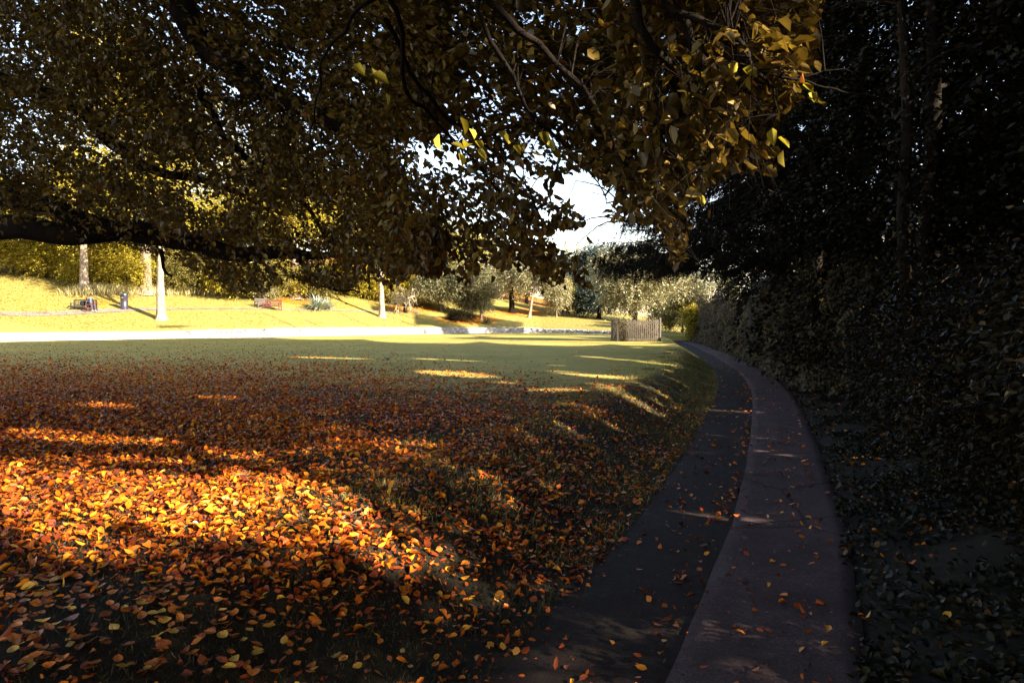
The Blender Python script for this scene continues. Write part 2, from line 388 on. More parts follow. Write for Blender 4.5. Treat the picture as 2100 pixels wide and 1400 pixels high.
i = np.arange(ny - 1)[:, None] * nx; j = np.arange(nx - 1)[None]
Fq = np.stack([i + j, i + j + 1, i + nx + j + 1, i + nx + j], -1).reshape(-1, 4)
m, n, out = newmat('ground_turf')
g = geo(n)
za = n.nodes.new('ShaderNodeAttribute'); za.attribute_name = 'soil'
zb = n.nodes.new('ShaderNodeAttribute'); zb.attribute_name = 'slope'
zc = n.nodes.new('ShaderNodeAttribute'); zc.attribute_name = 'orange'
fine = noise(n, 60, 8, .75, g); mid = noise(n, 2.2, 6, .65, g); big = noise(n, .35, 4, .6, g)
lawn = ramp(n, [(.3, (.25,.20,.048)), (.7, (.35,.285,.07))], mid)
lawn = mixc(n, lawn, ramp(n, [(.35, (.62,.62,.6)), (.65, (1.25,1.22,1.1))], fine), 1, 'MULTIPLY')
lawn = mixc(n, lawn, ramp(n, [(.35, (.85,.9,.8)), (.65, (1.15,1.08,1.1))], big), 1, 'MULTIPLY')
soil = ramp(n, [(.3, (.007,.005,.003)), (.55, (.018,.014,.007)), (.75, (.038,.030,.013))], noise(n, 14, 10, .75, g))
slopec = ramp(n, [(.3, (.10,.075,.015)), (.5, (.205,.165,.038)), (.72, (.34,.285,.085))], noise(n, 4, 10, .82, g))
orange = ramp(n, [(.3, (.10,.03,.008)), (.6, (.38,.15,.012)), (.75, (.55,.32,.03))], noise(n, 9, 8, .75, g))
def thresh(n, attr, tex, k=1.2):
    mm = n.nodes.new('ShaderNodeMath'); mm.operation = 'MULTIPLY_ADD'; n.links.new(tex, mm.inputs[0]); mm.inputs[1].default_value = k; mm.inputs[2].default_value = -k / 2
    ad = n.nodes.new('ShaderNodeMath'); ad.operation = 'ADD'; n.links.new(mm.outputs[0], ad.inputs[0]); n.links.new(attr, ad.inputs[1]); ad.use_clamp = True
    lt = n.nodes.new('ShaderNodeMapRange'); n.links.new(ad.outputs[0], lt.inputs[0]); lt.inputs[1].default_value = .35; lt.inputs[2].default_value = .65
    return lt.outputs[0]
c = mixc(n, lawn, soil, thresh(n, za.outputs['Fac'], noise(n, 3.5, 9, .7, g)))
c = mixc(n, c, slopec, zb.outputs['Fac'])
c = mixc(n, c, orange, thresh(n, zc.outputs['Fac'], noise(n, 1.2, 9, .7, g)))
princ(n, out, c, .9, fine, .6, .03, .15)
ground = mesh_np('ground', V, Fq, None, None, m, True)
tag(ground, kind='structure')
px, py = proj(V); px = np.where(V[:, 1] > 1, px, 1050)
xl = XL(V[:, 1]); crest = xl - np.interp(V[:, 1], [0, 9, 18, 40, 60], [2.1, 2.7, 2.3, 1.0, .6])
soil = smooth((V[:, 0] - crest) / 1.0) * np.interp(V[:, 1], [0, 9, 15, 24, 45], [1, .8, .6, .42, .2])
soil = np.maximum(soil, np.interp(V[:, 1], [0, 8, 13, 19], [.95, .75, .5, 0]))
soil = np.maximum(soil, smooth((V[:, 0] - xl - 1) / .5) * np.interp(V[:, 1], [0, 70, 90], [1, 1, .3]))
aW = V[:, 0] / np.maximum(V[:, 1], 8); dW = V[:, 1] - np.interp(aW, WA, WALL[:, 1])
slope = smooth(dW / .5) * np.interp(aW, [.2, .26], [1, 0]) * (V[:, 1] > 8)
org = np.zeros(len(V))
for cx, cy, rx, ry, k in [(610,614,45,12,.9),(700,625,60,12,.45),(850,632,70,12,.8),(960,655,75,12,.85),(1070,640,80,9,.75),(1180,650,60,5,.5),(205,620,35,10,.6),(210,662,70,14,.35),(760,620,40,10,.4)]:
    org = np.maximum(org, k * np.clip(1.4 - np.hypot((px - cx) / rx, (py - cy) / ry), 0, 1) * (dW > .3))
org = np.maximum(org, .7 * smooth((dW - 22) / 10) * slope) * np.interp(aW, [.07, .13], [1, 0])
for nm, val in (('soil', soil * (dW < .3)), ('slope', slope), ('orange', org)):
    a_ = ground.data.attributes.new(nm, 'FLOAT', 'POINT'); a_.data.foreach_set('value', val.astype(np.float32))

# path: dark tarmac strip beside a paler concrete strip that stands a little proud
def strip(name, o0, o1, zoff, mat, rim=0.0):
    ys = axis([(-12,2,.5),(2,24,.12),(24,90,.4)]); tg = np.gradient(XL(ys), ys); k = 1 / np.sqrt(1 + tg * tg)
    us = np.linspace(0, 1, 9); VV = []
    for u in us:
        off = o0 + (o1 - o0) * u + (.012 * np.sin(ys * 3.1) + .01 * np.sin(ys * 7.7 + 2)) * (1 if u in (0, 1) else 0) * (.3 if rim else 2.5)
        x = XL(ys) + off * k; y = ys - off * tg * k; edge = .05 if (u == 0 and not rim) else 0
        VV.append(np.stack([x, y, np.full(len(ys), ZP + zoff) - .03 * abs(u - .5) ** 2 - edge], 1))
    if rim:
        e = VV[0].copy(); e[:, 2] -= rim; VV.insert(0, e); e = VV[-1].copy(); e[:, 2] -= rim; VV.append(e)
    m_ = len(ys); Vv = np.concatenate(VV); i = np.arange(len(VV) - 1)[:, None] * m_; j = np.arange(m_ - 1)[None]
    return tag(mesh_np(name, Vv, np.stack([i + j, i + m_ + j, i + m_ + j + 1, i + j + 1], -1).reshape(-1, 4), None, None, mat, False), kind='structure')
def pathmat(name, a, b, moss, cracks):
    m, n, out = newmat(name); g = geo(n)
    f = noise(n, 70, 8, .85, g); f2 = noise(n, 1.3, 7, .65, g); f3 = noise(n, 9, 7, .7, g)
    c = ramp(n, [(.38, tuple(x * .55 for x in a)), (.5, a), (.62, b), (.72, tuple(x * 1.7 for x in b))], f)
    c = mixc(n, c, ramp(n, [(.35, (.65,.63,.6)), (.65, (1.2,1.2,1.22))], f2), 1, 'MULTIPLY')
    c = mixc(n, c, moss, ramp(n, [(.52, (0,0,0)), (.72, (.75,.75,.75))], f3))
    h = f
    if cracks:
        v = n.nodes.new('ShaderNodeTexVoronoi'); v.feature = 'DISTANCE_TO_EDGE'; v.inputs['Scale'].default_value = .28; 
        dd = n.nodes.new('ShaderNodeVectorMath'); dd.operation = 'ADD'; nn = n.nodes.new('ShaderNodeTexNoise'); nn.inputs['Scale'].default_value = 3; n.links.new(g, nn.inputs[0])
        sc = n.nodes.new('ShaderNodeVectorMath'); sc.operation = 'SCALE'; sc.inputs[3].default_value = .35; n.links.new(nn.outputs['Color'], sc.inputs[0])
        n.links.new(g, dd.inputs[0]); n.links.new(sc.outputs[0], dd.inputs[1]); n.links.new(dd.outputs[0], v.inputs['Vector'])
        k = ramp(n, [(.002, (.3,.3,.3)), (.005, (1,1,1))], v.outputs[0]); c = mixc(n, c, k, 1, 'MULTIPLY')
    if cracks:
        sx = n.nodes.new('ShaderNodeSeparateXYZ'); n.links.new(dd.outputs[0], sx.inputs[0]); fr_ = n.nodes.new('ShaderNodeMath'); fr_.operation = 'PINGPONG'; fr_.inputs[1].default_value = 1.35
        ma = n.nodes.new('ShaderNodeMath'); ma.operation = 'MULTIPLY_ADD'; n.links.new(sx.outputs[0], ma.inputs[0]); ma.inputs[1].default_value = -.3; n.links.new(sx.outputs[1], ma.inputs[2])
        sc.inputs[3].default_value = .12; n.links.new(ma.outputs[0], fr_.inputs[0])
        c = mixc(n, c, ramp(n, [(.006, (.22,.2,.2)), (.016, (1,1,1))], fr_.outputs[0]), 1, 'MULTIPLY')
    princ(n, out, c, .85, h, .9, .008, .12); return m
strip('path', -.10, KW + .02, .004, pathmat('dark_tarmac', (.018,.011,.009), (.040,.026,.021), (.03,.028,.012), False))
strip('path_concrete', KW, RW, .03, pathmat('worn_concrete', (.058,.036,.034), (.115,.074,.070), (.03,.02,.014), True), .06)
# upper path on the slope
up = []
for a, b in [(-200,650),(60,644),(162,640.5),(230,637),(330,634),(450,633),(560,634),(650,636.5),(760,639.5),(860,641)]:
    q = on_ground(a, b)
    if q is not None: up.append(q)
upc = curve(np.array(up), 240)
wdt = np.interp(np.linspace(0, 1, 240), [0, .35, .5, 1], [.75, .6, .25, .2])
tg = unit(np.gradient(upc, axis=0)); nrm = np.stack([-tg[:, 1], tg[:, 0], 0 * tg[:, 0]], 1)
VV = []
for u in (-1, -.3, .3, 1):
    q = upc + nrm * (wdt * u)[:, None]; q[:, 2] = terrain(q[:, 0], q[:, 1]) + .03; VV.append(q)
Vv = np.concatenate(VV); i = np.arange(3)[:, None] * 240; j = np.arange(239)[None]
tag(mesh_np('upper_path', Vv, np.stack([i + j, i + j + 1, i + 240 + j + 1, i + 240 + j], -1).reshape(-1, 4), None, None, pathmat('pale_path', (.16,.135,.11), (.27,.235,.20), (.2,.12,.05), False)), kind='structure')

# ------------------------------------------------------------------ low walls round the lawn
def wallmat(name, a, b, c2):
    m, n, out = newmat(name); at_ = n.nodes.new('ShaderNodeAttribute'); at_.attribute_name = 'rnd'; g = geo(n)
    c = ramp(n, [(0, a), (.7, b), (1, c2)], at_.outputs['Fac']); f = noise(n, 12, 8, .7, g)
    c = mixc(n, c, ramp(n, [(.3, (.6,.6,.62)), (.6, (1.1,1.1,1.1))], f), 1, 'MULTIPLY')
    princ(n, out, c, .85, f, .6, .02, .2); return m
def stone_wall(name, label, a0, a1, rng, sw, sh, jit, mat, capw):
    root = thing(name, label, 'wall')
    pts = WALL; mk = (WA >= a0 - 1e-6) & (WA <= a1 + 1e-6)
    aa = np.concatenate([[a0], WA[mk], [a1]]); aa = np.linspace(a0, a1, 140)
    X = np.interp(aa, WA, WALL[:, 0]); Y = np.interp(aa, WA, WALL[:, 1]); Zt = np.interp(aa, WA, WALL[:, 2])
    d = np.concatenate([[0], np.cumsum(np.hypot(np.diff(X), np.diff(Y)))])
    mb = MB(); R = []
    core = MB(); 
    ss = np.arange(0, d[-1], 1.0)
    Hs = {}
    row = 0; z = -.05
    while z < .8:
        s = -rng.random() * sw
        while s < d[-1]:
            L = sw * rng.uniform(.55, 1.4); sc = s + L / 2
            if 0 <= sc <= d[-1]:
                x = np.interp(sc, d, X); y = np.interp(sc, d, Y); zt = np.interp(sc, d, Zt)
                if z + sh * .6 < zt:
                    e = .5; tx = np.interp(sc + e, d, X) - np.interp(sc - e, d, X); ty = np.interp(sc + e, d, Y) - np.interp(sc - e, d, Y)
                    l = math.hypot(tx, ty); tx /= l; ty /= l
                    hh = min(sh, zt - z) * rng.uniform(.86, .97); off = rng.normal(0, jit)
                    rot = np.array([[tx, -ty, 0], [ty, tx, 0], [0, 0, 1]])
                    nb = len(mb.F); mb.box((x - ty * off, y + tx * off, z + hh / 2), (L * .955, .40, hh), rot, .02 if jit < .02 else .05)
                    R += [rng.random()] * (len(mb.F) - nb)
            s += L
        z += sh; row += 1
    o = mb.build('stones', mat, root)
    a_ = o.data.attributes.new('rnd', 'FLOAT', 'FACE'); a_.data.foreach_set('value', np.array(R, np.float32))
    for i in range(len(aa) - 1):
        L = d[i + 1] - d[i]; tx = (X[i+1] - X[i]) / L; ty = (Y[i+1] - Y[i]) / L; rot = np.array([[tx, -ty, 0], [ty, tx, 0], [0, 0, 1]])
        h = min(Zt[i], Zt[i + 1]) + .05 - .04
        core.box(((X[i] + X[i+1]) / 2 - ty * .0, (Y[i] + Y[i+1]) / 2 + tx * .03, h / 2 - .06), (L + .02 * (i % 2), .33, h), rot)
    core.build('mortar', simple(name + '_mortar', (.30,.28,.27), .9, .2, 8), root)
rw = np.random.default_rng(5)
a_mid = (1098 - 1050) / F
stone_wall('retaining_wall', 'long low whitish block wall curving round the far edge of the lawn', WA[0], a_mid, rw, .34, .125, .008,
           wallmat('white_block', (.24,.23,.24), (.40,.385,.38), (.50,.46,.40)), 0)
stone_wall('rubble_wall', 'low rough stone rubble wall continuing to the railings', a_mid + .001, WA[-1], rw, .24, .115, .035,
           wallmat('grey_rubble', (.16,.16,.19), (.42,.41,.43), (.75,.72,.68)), 0)

# ------------------------------------------------------------------ tree building
def spray_leaves(LV, O, D, Ls, n, size, rng, droop=.35, wr=.62, tub=None, tr=.004):
    """leafy twigs: O origins, D directions, Ls lengths; n leaves alternately along each"""
    K = len(O); D = unit(D); up = np.array([0, 0, 1.])
    side = unit(np.cross(D, up) + rng.normal(0, .25, (K, 3)))
    for i in range(n):
        s = (i + .6 + rng.random(K) * .5) / n; sg = 1 if i % 2 else -1
        P = O + D * (Ls * s)[:, None]; P[:, 2] -= droop * Ls * s * s
        ld = D * rng.uniform(.3, .8, (K, 1)) + side * sg * rng.uniform(.5, .95, (K, 1)) + np.stack([0*s, 0*s, -rng.uniform(.05, .7, K)], 1)
        N = up + rng.normal(0, .5, (K, 3)) + 0.25 * side * sg
        sz = size * rng.uniform(.7, 1.2, K)
        LV.add(P, ld, N, sz, sz * wr)
    if tub is not None:
        for k in range(K):
            q = np.linspace(0, 1, 4)[:, None]; pts = O[k] + D[k] * Ls[k] * q; pts[:, 2] -= (droop * Ls[k] * q * q)[:, 0]
            tub.add(pts, np.array([1, .8, .5, .2]) * tr, 3)
def crown_clusters(c, r, n, rng, lobes=7, shell=.5, low=-1.0):
    """cluster centres inside an uneven, lobed crown"""
    c = np.array(c, float); r = np.array(r, float)
    lob = unit(rng.normal(0, 1, (lobes, 3))); lob[:, 2] = lob[:, 2] * .7 + .15; lr = rng.uniform(.38, .62, lobes); lc = lob * (1 - lr * .75)[:, None] * rng.uniform(.75, 1.1, (lobes, 1))
    w_ = lr ** 2; w_ /= w_.sum(); k = rng.choice(lobes, n, p=w_)
    v = unit(rng.normal(0, 1, (n, 3))) * (rng.random((n, 1)) ** (shell) if shell else 1)
    P = lc[k] + v * lr[k][:, None]; P[:, 2] = np.maximum(P[:, 2], low + rng.random(n) * .1)
    out = unit(P - np.array([0, 0, -.3]))
    return c + P * r, unit(out * np.array([1, 1, .6]) + rng.normal(0, .45, (n, 3)))
def tree(name, label, cat, base, h, trunk_r, crown_c, crown_r, nclus, nleaf, lsize, mat, bark, rng, group=None, tl=.6, lean=(0, 0), limbs=7,
         cull=False, low=-1.0, lobes=8, detail=False, trunk=True, wr=.6, flare=1.7, shell=.5, lat=None):
    base = np.array(base, float); root = thing(name, label, cat, base, 0, group)
    cc = base + np.array([lean[0], lean[1], 0]) + np.array([0, 0, crown_c])
    if trunk:
        tb = Tubes(); top = cc + np.array([0, 0, crown_r[2] * .35])
        hh = top - base; u = np.concatenate([[0, .012, .03, .055], np.linspace(.1, 1, 11)])
        pts = base + hh * u[:, None] + np.stack([np.sin(u * 5 + rng.random() * 6) * trunk_r * .5 * u, np.cos(u * 4 + rng.random() * 6) * trunk_r * .5 * u, 0 * u - .12 * (u == 0)], 1)
        rad = trunk_r * (1 - .8 * u ** 1.2); rad[0] *= flare; rad[1] *= 1 + (flare - 1) * .6; rad[2] *= 1 + (flare - 1) * .28; rad[3] *= 1 + (flare - 1) * .1
        tb.add(pts, rad, 12, .05)
        zb_ = crown_c + low * crown_r[2] if low > -1 else max(crown_c - crown_r[2] * .8, h * .18)
        for _ in range(limbs):
            u0 = rng.uniform(max(.12, zb_ / hh[2] * .75), .85); p0 = base + hh * u0; an = rng.uniform(0, 6.28)
            e = cc + np.array([math.cos(an) * crown_r[0], math.sin(an) * crown_r[1], rng.uniform(-.4, .6) * crown_r[2]]) * .75
            mdl = (p0 + e) / 2 + np.array([0, 0, .12 * np.linalg.norm(e - p0)]); r0 = trunk_r * (1 - .8 * u0) * .6
            tb.add(curve([p0, mdl, e], 8), np.linspace(r0, r0 * .12, 8), 7, .04)
        tb.build('trunk', bark, root, base)
    C, Dr = crown_clusters(cc, crown_r, nclus, rng, lobes, shell, low)
    LV = Leaves(); sc = lsize / .08
    spray_leaves(LV, C, Dr, rng.uniform(.25, .6, nclus) * min(sc, 2.2), nleaf, lsize, rng, .35, wr)
    if cull: LV.cull(False)
    LV.build('crown', mat, root, detail, base)
    return root

rb = np.random.default_rng(11)
def gpt(px, py, fallbackY=60):
    q = on_ground(px, py)
    if q is None:
        q = at(px, py, fallbackY); q[2] = T(q[0], q[1])
    return q
def gY(px, Y):
    x = (px - 1050) / F * Y; return np.array([x, Y, T(x, Y)])

# --- the sunny slope, left to right
TR = lambda *a, **k: tree(*a, **k)
g_ = 'yellow leaved trees standing on the far slope'
TR('lime_tree', 'pale mottled trunk rising behind the seated person at the left end of the slope', 'tree', gpt(173, 601), 14, .36, 8.5, (4, 4, 5.2), 2200, 9, .22, M['yellow'], M['palebark'], rb)
TR('ivy_clad_tree', 'thick ivy grown trunk with flared roots between the litter bin and the slim pale trunk', 'tree', gpt(300, 603), 16, .47, 9, (5, 4.5, 5.6), 2600, 9, .22, M['yellow'], M['midbark'], rb, flare=2.1)
TR('pale_trunk_tree', 'tree with smooth straight cream trunk in front of the upper path, near the left end', 'tree', gpt(331, 655), 12, .33, 8.2, (3.2, 3.2, 3.6), 1200, 8, .17, M['yellow'], M['palebark'], rb, low=-.8)
TR('flared_tree', 'brown trunk with spreading base on orange leaves behind the bench and the flax', 'tree', gpt(606, 612), 14, .38, 9, (4.5, 4.5, 5.5), 2400, 9, .22, M['yellow'], M['midbark'], rb, flare=2.2)
TR('forked_tree', 'slim cream forked trunk standing in the sunny grass close behind the white wall', 'tree', gpt(783, 650), 9, .30, 6.6, (2.6, 2.6, 2.8), 700, 8, .15, M['yellow'], M['palebark'], rb, low=-.85)
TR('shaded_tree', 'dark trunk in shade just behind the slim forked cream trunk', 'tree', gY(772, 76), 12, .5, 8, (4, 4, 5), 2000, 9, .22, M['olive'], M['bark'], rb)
# row of shrubby yellow trees closing the slope
row = [(-120,60,9,4.5,4.2,'yellow'),(60,63,7,4.5,4.5,'yellow'),(150,66,9,5,6,'yellow'),(225,62,5.4,3.6,3.6,'yellow'),(300,70,9,5,6.5,'olive'),(365,66,6,4.4,4.6,'yellow'),(430,72,9,5.5,7,'yellow'),
       (500,70,6,4.6,4.6,'yellow'),(570,78,10,5.5,7.5,'olive'),(650,78,7.5,5,5.6,'yellow'),(720,84,9,5.5,7,'olive'),(800,84,7,5,5.6,'yellow'),(870,90,8,5.5,6.6,'olive'),(940,92,6.5,5,5.5,'yellow'),
       (1010,95,6,5,5,'pale'),(1080,98,5.5,5,4.6,'yellow'),(0,74,12,6,7,'olive'),(200,80,13,6,8,'yellow'),(380,86,14,6.5,8,'yellow'),(560,92,14,6.5,8.5,'yellow'),(700,98,13,6.5,8.5,'olive')]
names = {'yellow': 'bright yellow leaved tree in the row closing the top of the slope', 'olive': 'duller olive leaved tree in the row closing the top of the slope', 'pale': 'pale grey green tree in the row closing the top of the slope'}
for i, (px_, Y, cz, rr, rz_, mt) in enumerate(row):
    b_ = gY(px_, Y)
    tp = np.interp(px_, [-100, 200, 450, 600, 760, 900, 1000, 1100], [-120, -60, 120, 290, 380, 430, 490, 530]) if Y > 74 else np.interp(px_, [-100, 450, 720], [330, 400, 470])
    tp += rb.uniform(-25, 25); H = at(px_, tp, Y)[2] - b_[2]
    TR('slope_tree', names[mt], 'tree', b_, H * .9, .28, H * .52, (rr * 1.2, rr * .9, H * .5), int(2600 * max(1, H / 11)), 8, .25, M[mt], M['bark'], rb, group='trees closing the top of the slope', low=-.98, limbs=6, lobes=14)
for i, px_ in enumerate([-60, 30, 95, 135, 190, 222, 262, 345, 392, 430, 480, 530, 580, 640, 700, 745, 800, 850, 900]):
    Y = rb.uniform(59, 62) + max(0, px_ - 450) * .035 + (1.5 if px_ > 300 and px_ < 460 else 0); H = rb.uniform(3.0, 4.6)
    mt = 'yellow' if rb.random() < .75 else 'olive'
    TR('slope_bush', ('bright yellow' if mt == 'yellow' else 'olive brown') + ' leafy bush at the foot of the trees on the slope', 'shrub', gY(px_, Y), H, .07, H * .5, (2.6, 1.8, H * .52), 1500, 8, .17, M[mt], M['bark'], rb, group='bushes at the foot of the slope trees', low=-.98, lobes=14, limbs=5)
# shrubs and small trees in the middle
def bush(name, label, px_, py_, Y, rx, rz_, cz, n, ls, mt, stem='midbark', cat='shrub', **k):
    b = gY(px_, Y) if py_ is None else gpt(px_, py_)
    return TR(name, label, cat, b, cz * 1.6, k.pop('tr', .12), cz, (rx, rx * .85, rz_), int(n * 2.6), 8, ls, M[mt], M[stem], rb, low=k.pop('low', -.85), limbs=k.pop('limbs', 6), **k)
bush('holly_bush', 'ragged grey green bush right of the bare twigged tree, spilling down the slope', 905, None, 73, 3.1, 2.6, 2.8, 1100, .16, 'grey')
bush('yew_bush', 'tall upright olive green bush left of the dark trunked evergreen', 965, None, 72, 2.5, 3.3, 3.6, 1300, .14, 'grey')
bush('spreading_evergreen', 'spreading dark green bush on a short grey stem above the shaded part of the wall', 987, 655, 0, 2.7, 2.0, 2.4, 1200, .13, 'grey', tr=.14)
bush('golden_evergreen', 'rounded golden green evergreen over a dark trunk, left of the leaning trunk', 1050, None, 82, 3.2, 3.3, 4.0, 1300, .16, 'pale', stem='bark', tr=.4)
bush('leaning_tree', 'small pale leaved tree with a leaning brown trunk', 1085, 651, 0, 2.3, 3.1, 4.6, 1200, .15, 'pale', cat='tree', lean=(1.0, .5), tr=.2, low=-.8)
bush('round_bush', 'egg shaped pale bush with a yellow right flank beside the dark conifers', 1141, None, 82, 1.9, 2.7, 3.0, 1300, .14, 'pale')
bush('round_bush', 'yellow flanked clump at the right of the egg shaped pale bush', 1158, None, 84, 1.2, 2.3, 2.9, 700, .14, 'yellow')
bush('low_evergreen', 'small squat dark evergreen plant at the foot of the grey green bushes', 945, 659, 0, 1.15, .55, .5, 380, .12, 'dark', trunk=False)
bush('bare_stem_shrub', 'tangle of leafy shrub stems behind the red bench', 543, 618, 0, .9, .85, 1.0, 220, .12, 'pale', tr=.05)
# dark conifers in the middle distance
for (px_, Y, rr, h, lb) in [(1186, 90, 3.4, 6.5, 'blue green conifer left of the pair beyond the lawn, next to the egg shaped bush'), (1228, 84, 2.9, 4.8, 'lower dark conifer whose skirts hang over the rubble wall'),
                            (1215, 100, 3.6, 11, 'tall blue green tree standing highest against the sky gap'), (1250, 104, 3.6, 12.5, 'haze tinted green tree just right of the tallest one in the sky gap'), (1170, 105, 4.2, 9.5, 'hazy green tree left of the sky gap at the end of the row')]:
    b = gY(px_, Y)
    TR('far_conifer', lb, 'tree', b, h, .3, h * .5, (rr, rr, h * .52), 3600, 8, .24, M['blue'], M['bark'], rb, low=-.9, lobes=10)
TR('sky_line_tree', 'yellowish tree top showing low in the sky gap behind the hazy trees', 'tree', gY(1150, 112), 10, .3, 8, (5, 4, 4), 700, 8, .26, M['yellow'], M['bark'], rb)
# bushes at the end of the path
for (px_, Y, rr, rz_, cz, mt, lb) in [(1400, 66, 2.0, 1.9, 1.9, 'olive', 'brown green bush where the path disappears'), (1372, 74, 2.4, 2.6, 2.4, 'grey', 'grey green bush behind the railings at the far bend'),
                                     (1436, 58, 1.35, 1.5, 1.5, 'yellow', 'sunlit golden bush on the bank where the path bends away'), (1330, 80, 3.2, 3, 2.8, 'olive', 'broad dull bush far behind the railings'),
                                     (1460, 66, 3.0, 3.4, 4.0, 'grey', 'tall grey bush above the golden bush at the bend'), (1395, 84, 4, 4.5, 5, 'olive', 'tall olive bush filling the far end of the path')]:
    x = (px_ - 1050) / F * Y
    TR('path_end_bush', lb, 'shrub', (x, Y, T(x, Y)), cz * 1.6, .12, cz, (rr, rr, rz_), 2200, 8, .16, M[mt], M['bark'], rb, low=-.95)
# bare twiggy tree, the shade on its short trunk painted as dark bark
b = gpt(831, 641); root = thing('bare_twig_tree', 'small tree with short dark trunk and tangled pale bare twigs with a few yellow leaves', 'tree', b)
tb = Tubes(); tb.add([(0,0,-.1),(0,0,.3),(.02,0,.65),(0,0,.95)], [.26,.2,.19,.2], 10, .05); tb.build('trunk', M['bark'], root)
tb = Tubes(); LV = Leaves()
for k in range(26):
    an = rb.uniform(0, 6.28); el = rb.uniform(.3, 1.4); L = rb.uniform(2.0, 3.6); d = np.array([math.cos(an)*math.cos(el), math.sin(an)*math.cos(el), math.sin(el)])
    p = [np.array([0, 0, .9])]; dd = d.copy()
    for s in range(7):
        dd = unit(dd + rb.normal(0, .28, 3) + np.array([0, 0, -.10 * s])); p.append(p[-1] + dd * L / 7)
    pts = curve(p, 14); tb.add(pts, np.linspace(.05, .014, 14), 5)
    for q in pts[5::2]:
        d2 = unit(rb.normal(0, 1, 3)); p2 = [q, q + d2 * .35 + np.array([0,0,.05]), q + d2 * .7 - np.array([0, 0, .25])]; tb.add(curve(p2, 5), np.linspace(.018, .008, 5), 4)
        if rb.random() < .5: LV.add(np.array(p2[1:]), rb.normal(0, 1, (2, 3)), rb.normal(0, 1, (2, 3)), .2, .14)
tb.build('branches', M['twigpale'], root); LV.build('leaves', M['yellow'], root, False)
# flax, agave and other spiky plants
def spiky(name, label, b, n, L, wd, mat, rng, spread=1.0):
    root = tag(thing(name, label, 'plant', b)); V = []; Fq = []; R = []; c = 0
    for k in range(n):
        an = rng.uniform(0, 6.28); el = rng.uniform(.35 if spread > .9 else .7, 1.5); l = L * rng.uniform(.65, 1.1); r0 = rng.uniform(0, .45) * spread * L * .35
        o = np.array([math.cos(an) * r0, math.sin(an) * r0, 0]); h = np.array([math.cos(an + rng.normal(0, .3)), math.sin(an + rng.normal(0, .3)), 0]); s = np.array([-h[1], h[0], 0]); m_ = 7
        bend = rng.uniform(.0, .5)
        for i in range(m_):
            u = i / (m_ - 1); e = el - bend * u * u * 1.6; p = o + (h * math.cos(e) + np.array([0, 0, math.sin(e)])) * l * u
            ww = wd * (.5 + .9 * u if u < .5 else (1 - u) * 1.9) + .003; V += [p - s * ww / 2, p + np.array([0, 0, -ww * .2]), p + s * ww / 2]
            if i: q = c + (i - 1) * 3; Fq += [[q, q+1, q+4, q+3], [q+1, q+2, q+5, q+4]]; R += [0, 0]
        c += m_ * 3; R[-2 * (m_ - 1):] = [rng.random()] * (2 * (m_ - 1))
    mesh_np('blades', np.array(V), np.array(Fq), None, R, mat, False, root); return root
spiky('flax_plant', 'large spiky clump of silvery green sword leaves beside the upper path', gpt(652, 636), 230, 1.75, .10, M['flax'], rb)
spiky('flax_plant', 'smaller spiky clump close behind the large silvery flax, on its right', gpt(672, 634), 90, 1.2, .09, M['flax'], rb)
spiky('spiky_plant', 'small dark spiky plant in shade above the wall under the spreading evergreen', gpt(996, 664), 90, .85, .08, M['grey'], rb)
# tall dry grass along the foot of the slope trees
LV = Leaves(); n_ = 9000
q = []; pxs = rb.uniform(150, 600, n_); pys = 600 + rb.normal(0, 3.0, n_) + np.interp(pxs, [150, 300, 400, 600], [3, -3, -2, 3])
g0 = np.array([gpt(a, 601) for a in np.linspace(150, 600, 40)]); xx = np.interp(pxs, np.linspace(150, 600, 40), g0[:, 0]); yy = np.interp(pxs, np.linspace(150, 600, 40), g0[:, 1]) + rb.normal(.5, 1.0, n_)
P = np.stack([xx, yy, terrain(xx, yy)], 1); LV.add(P, rb.normal(0, .3, (n_, 3)) + np.array([0, 0, 1.]), rb.normal(0, 1, (n_, 3)), rb.uniform(.4, 1.0, n_), .05)
tag(LV.build('tall_grass', M['drygrass'], None, False), 'tall dry pale grass growing along the foot of the yellow trees', 'grass', kind='stuff')
# scattered yellow leaves on the slope
LV = Leaves(); n_ = 26000
pxs = rb.uniform(-60, 1250, n_ * 3); YY = rb.uniform(45, 88, n_ * 3); xx = (pxs - 1050) / F * YY; dd = YY - np.interp(xx / YY, WA, WALL[:, 1]); k = (dd > .4) & (dd < 20)
xx, YY, pxs, dd = xx[k], YY[k], pxs[k], dd[k]
keep = rb.random(len(xx)) < np.interp(pxs, [0, 250, 420, 560, 700, 900, 1250], [.9, .6, .22, .5, .5, .35, .12]); xx, YY = xx[keep], YY[keep]
P = np.stack([xx, YY, terrain(xx, YY) + .02], 1); n_ = len(P)
LV.add(P, rb.normal(0, 1, (n_, 3)) * np.array([1, 1, .3]), rb.normal(0, .35, (n_, 3)) + np.array([0, 0, 1.]), rb.uniform(.08, .15, n_), rb.uniform(.06, .11, n_))
tag(LV.build('slope_leaves', M['hill_litter'], None, False), 'yellow fallen leaves scattered thinly over the far sunny slope', 'fallen leaves', kind='stuff')

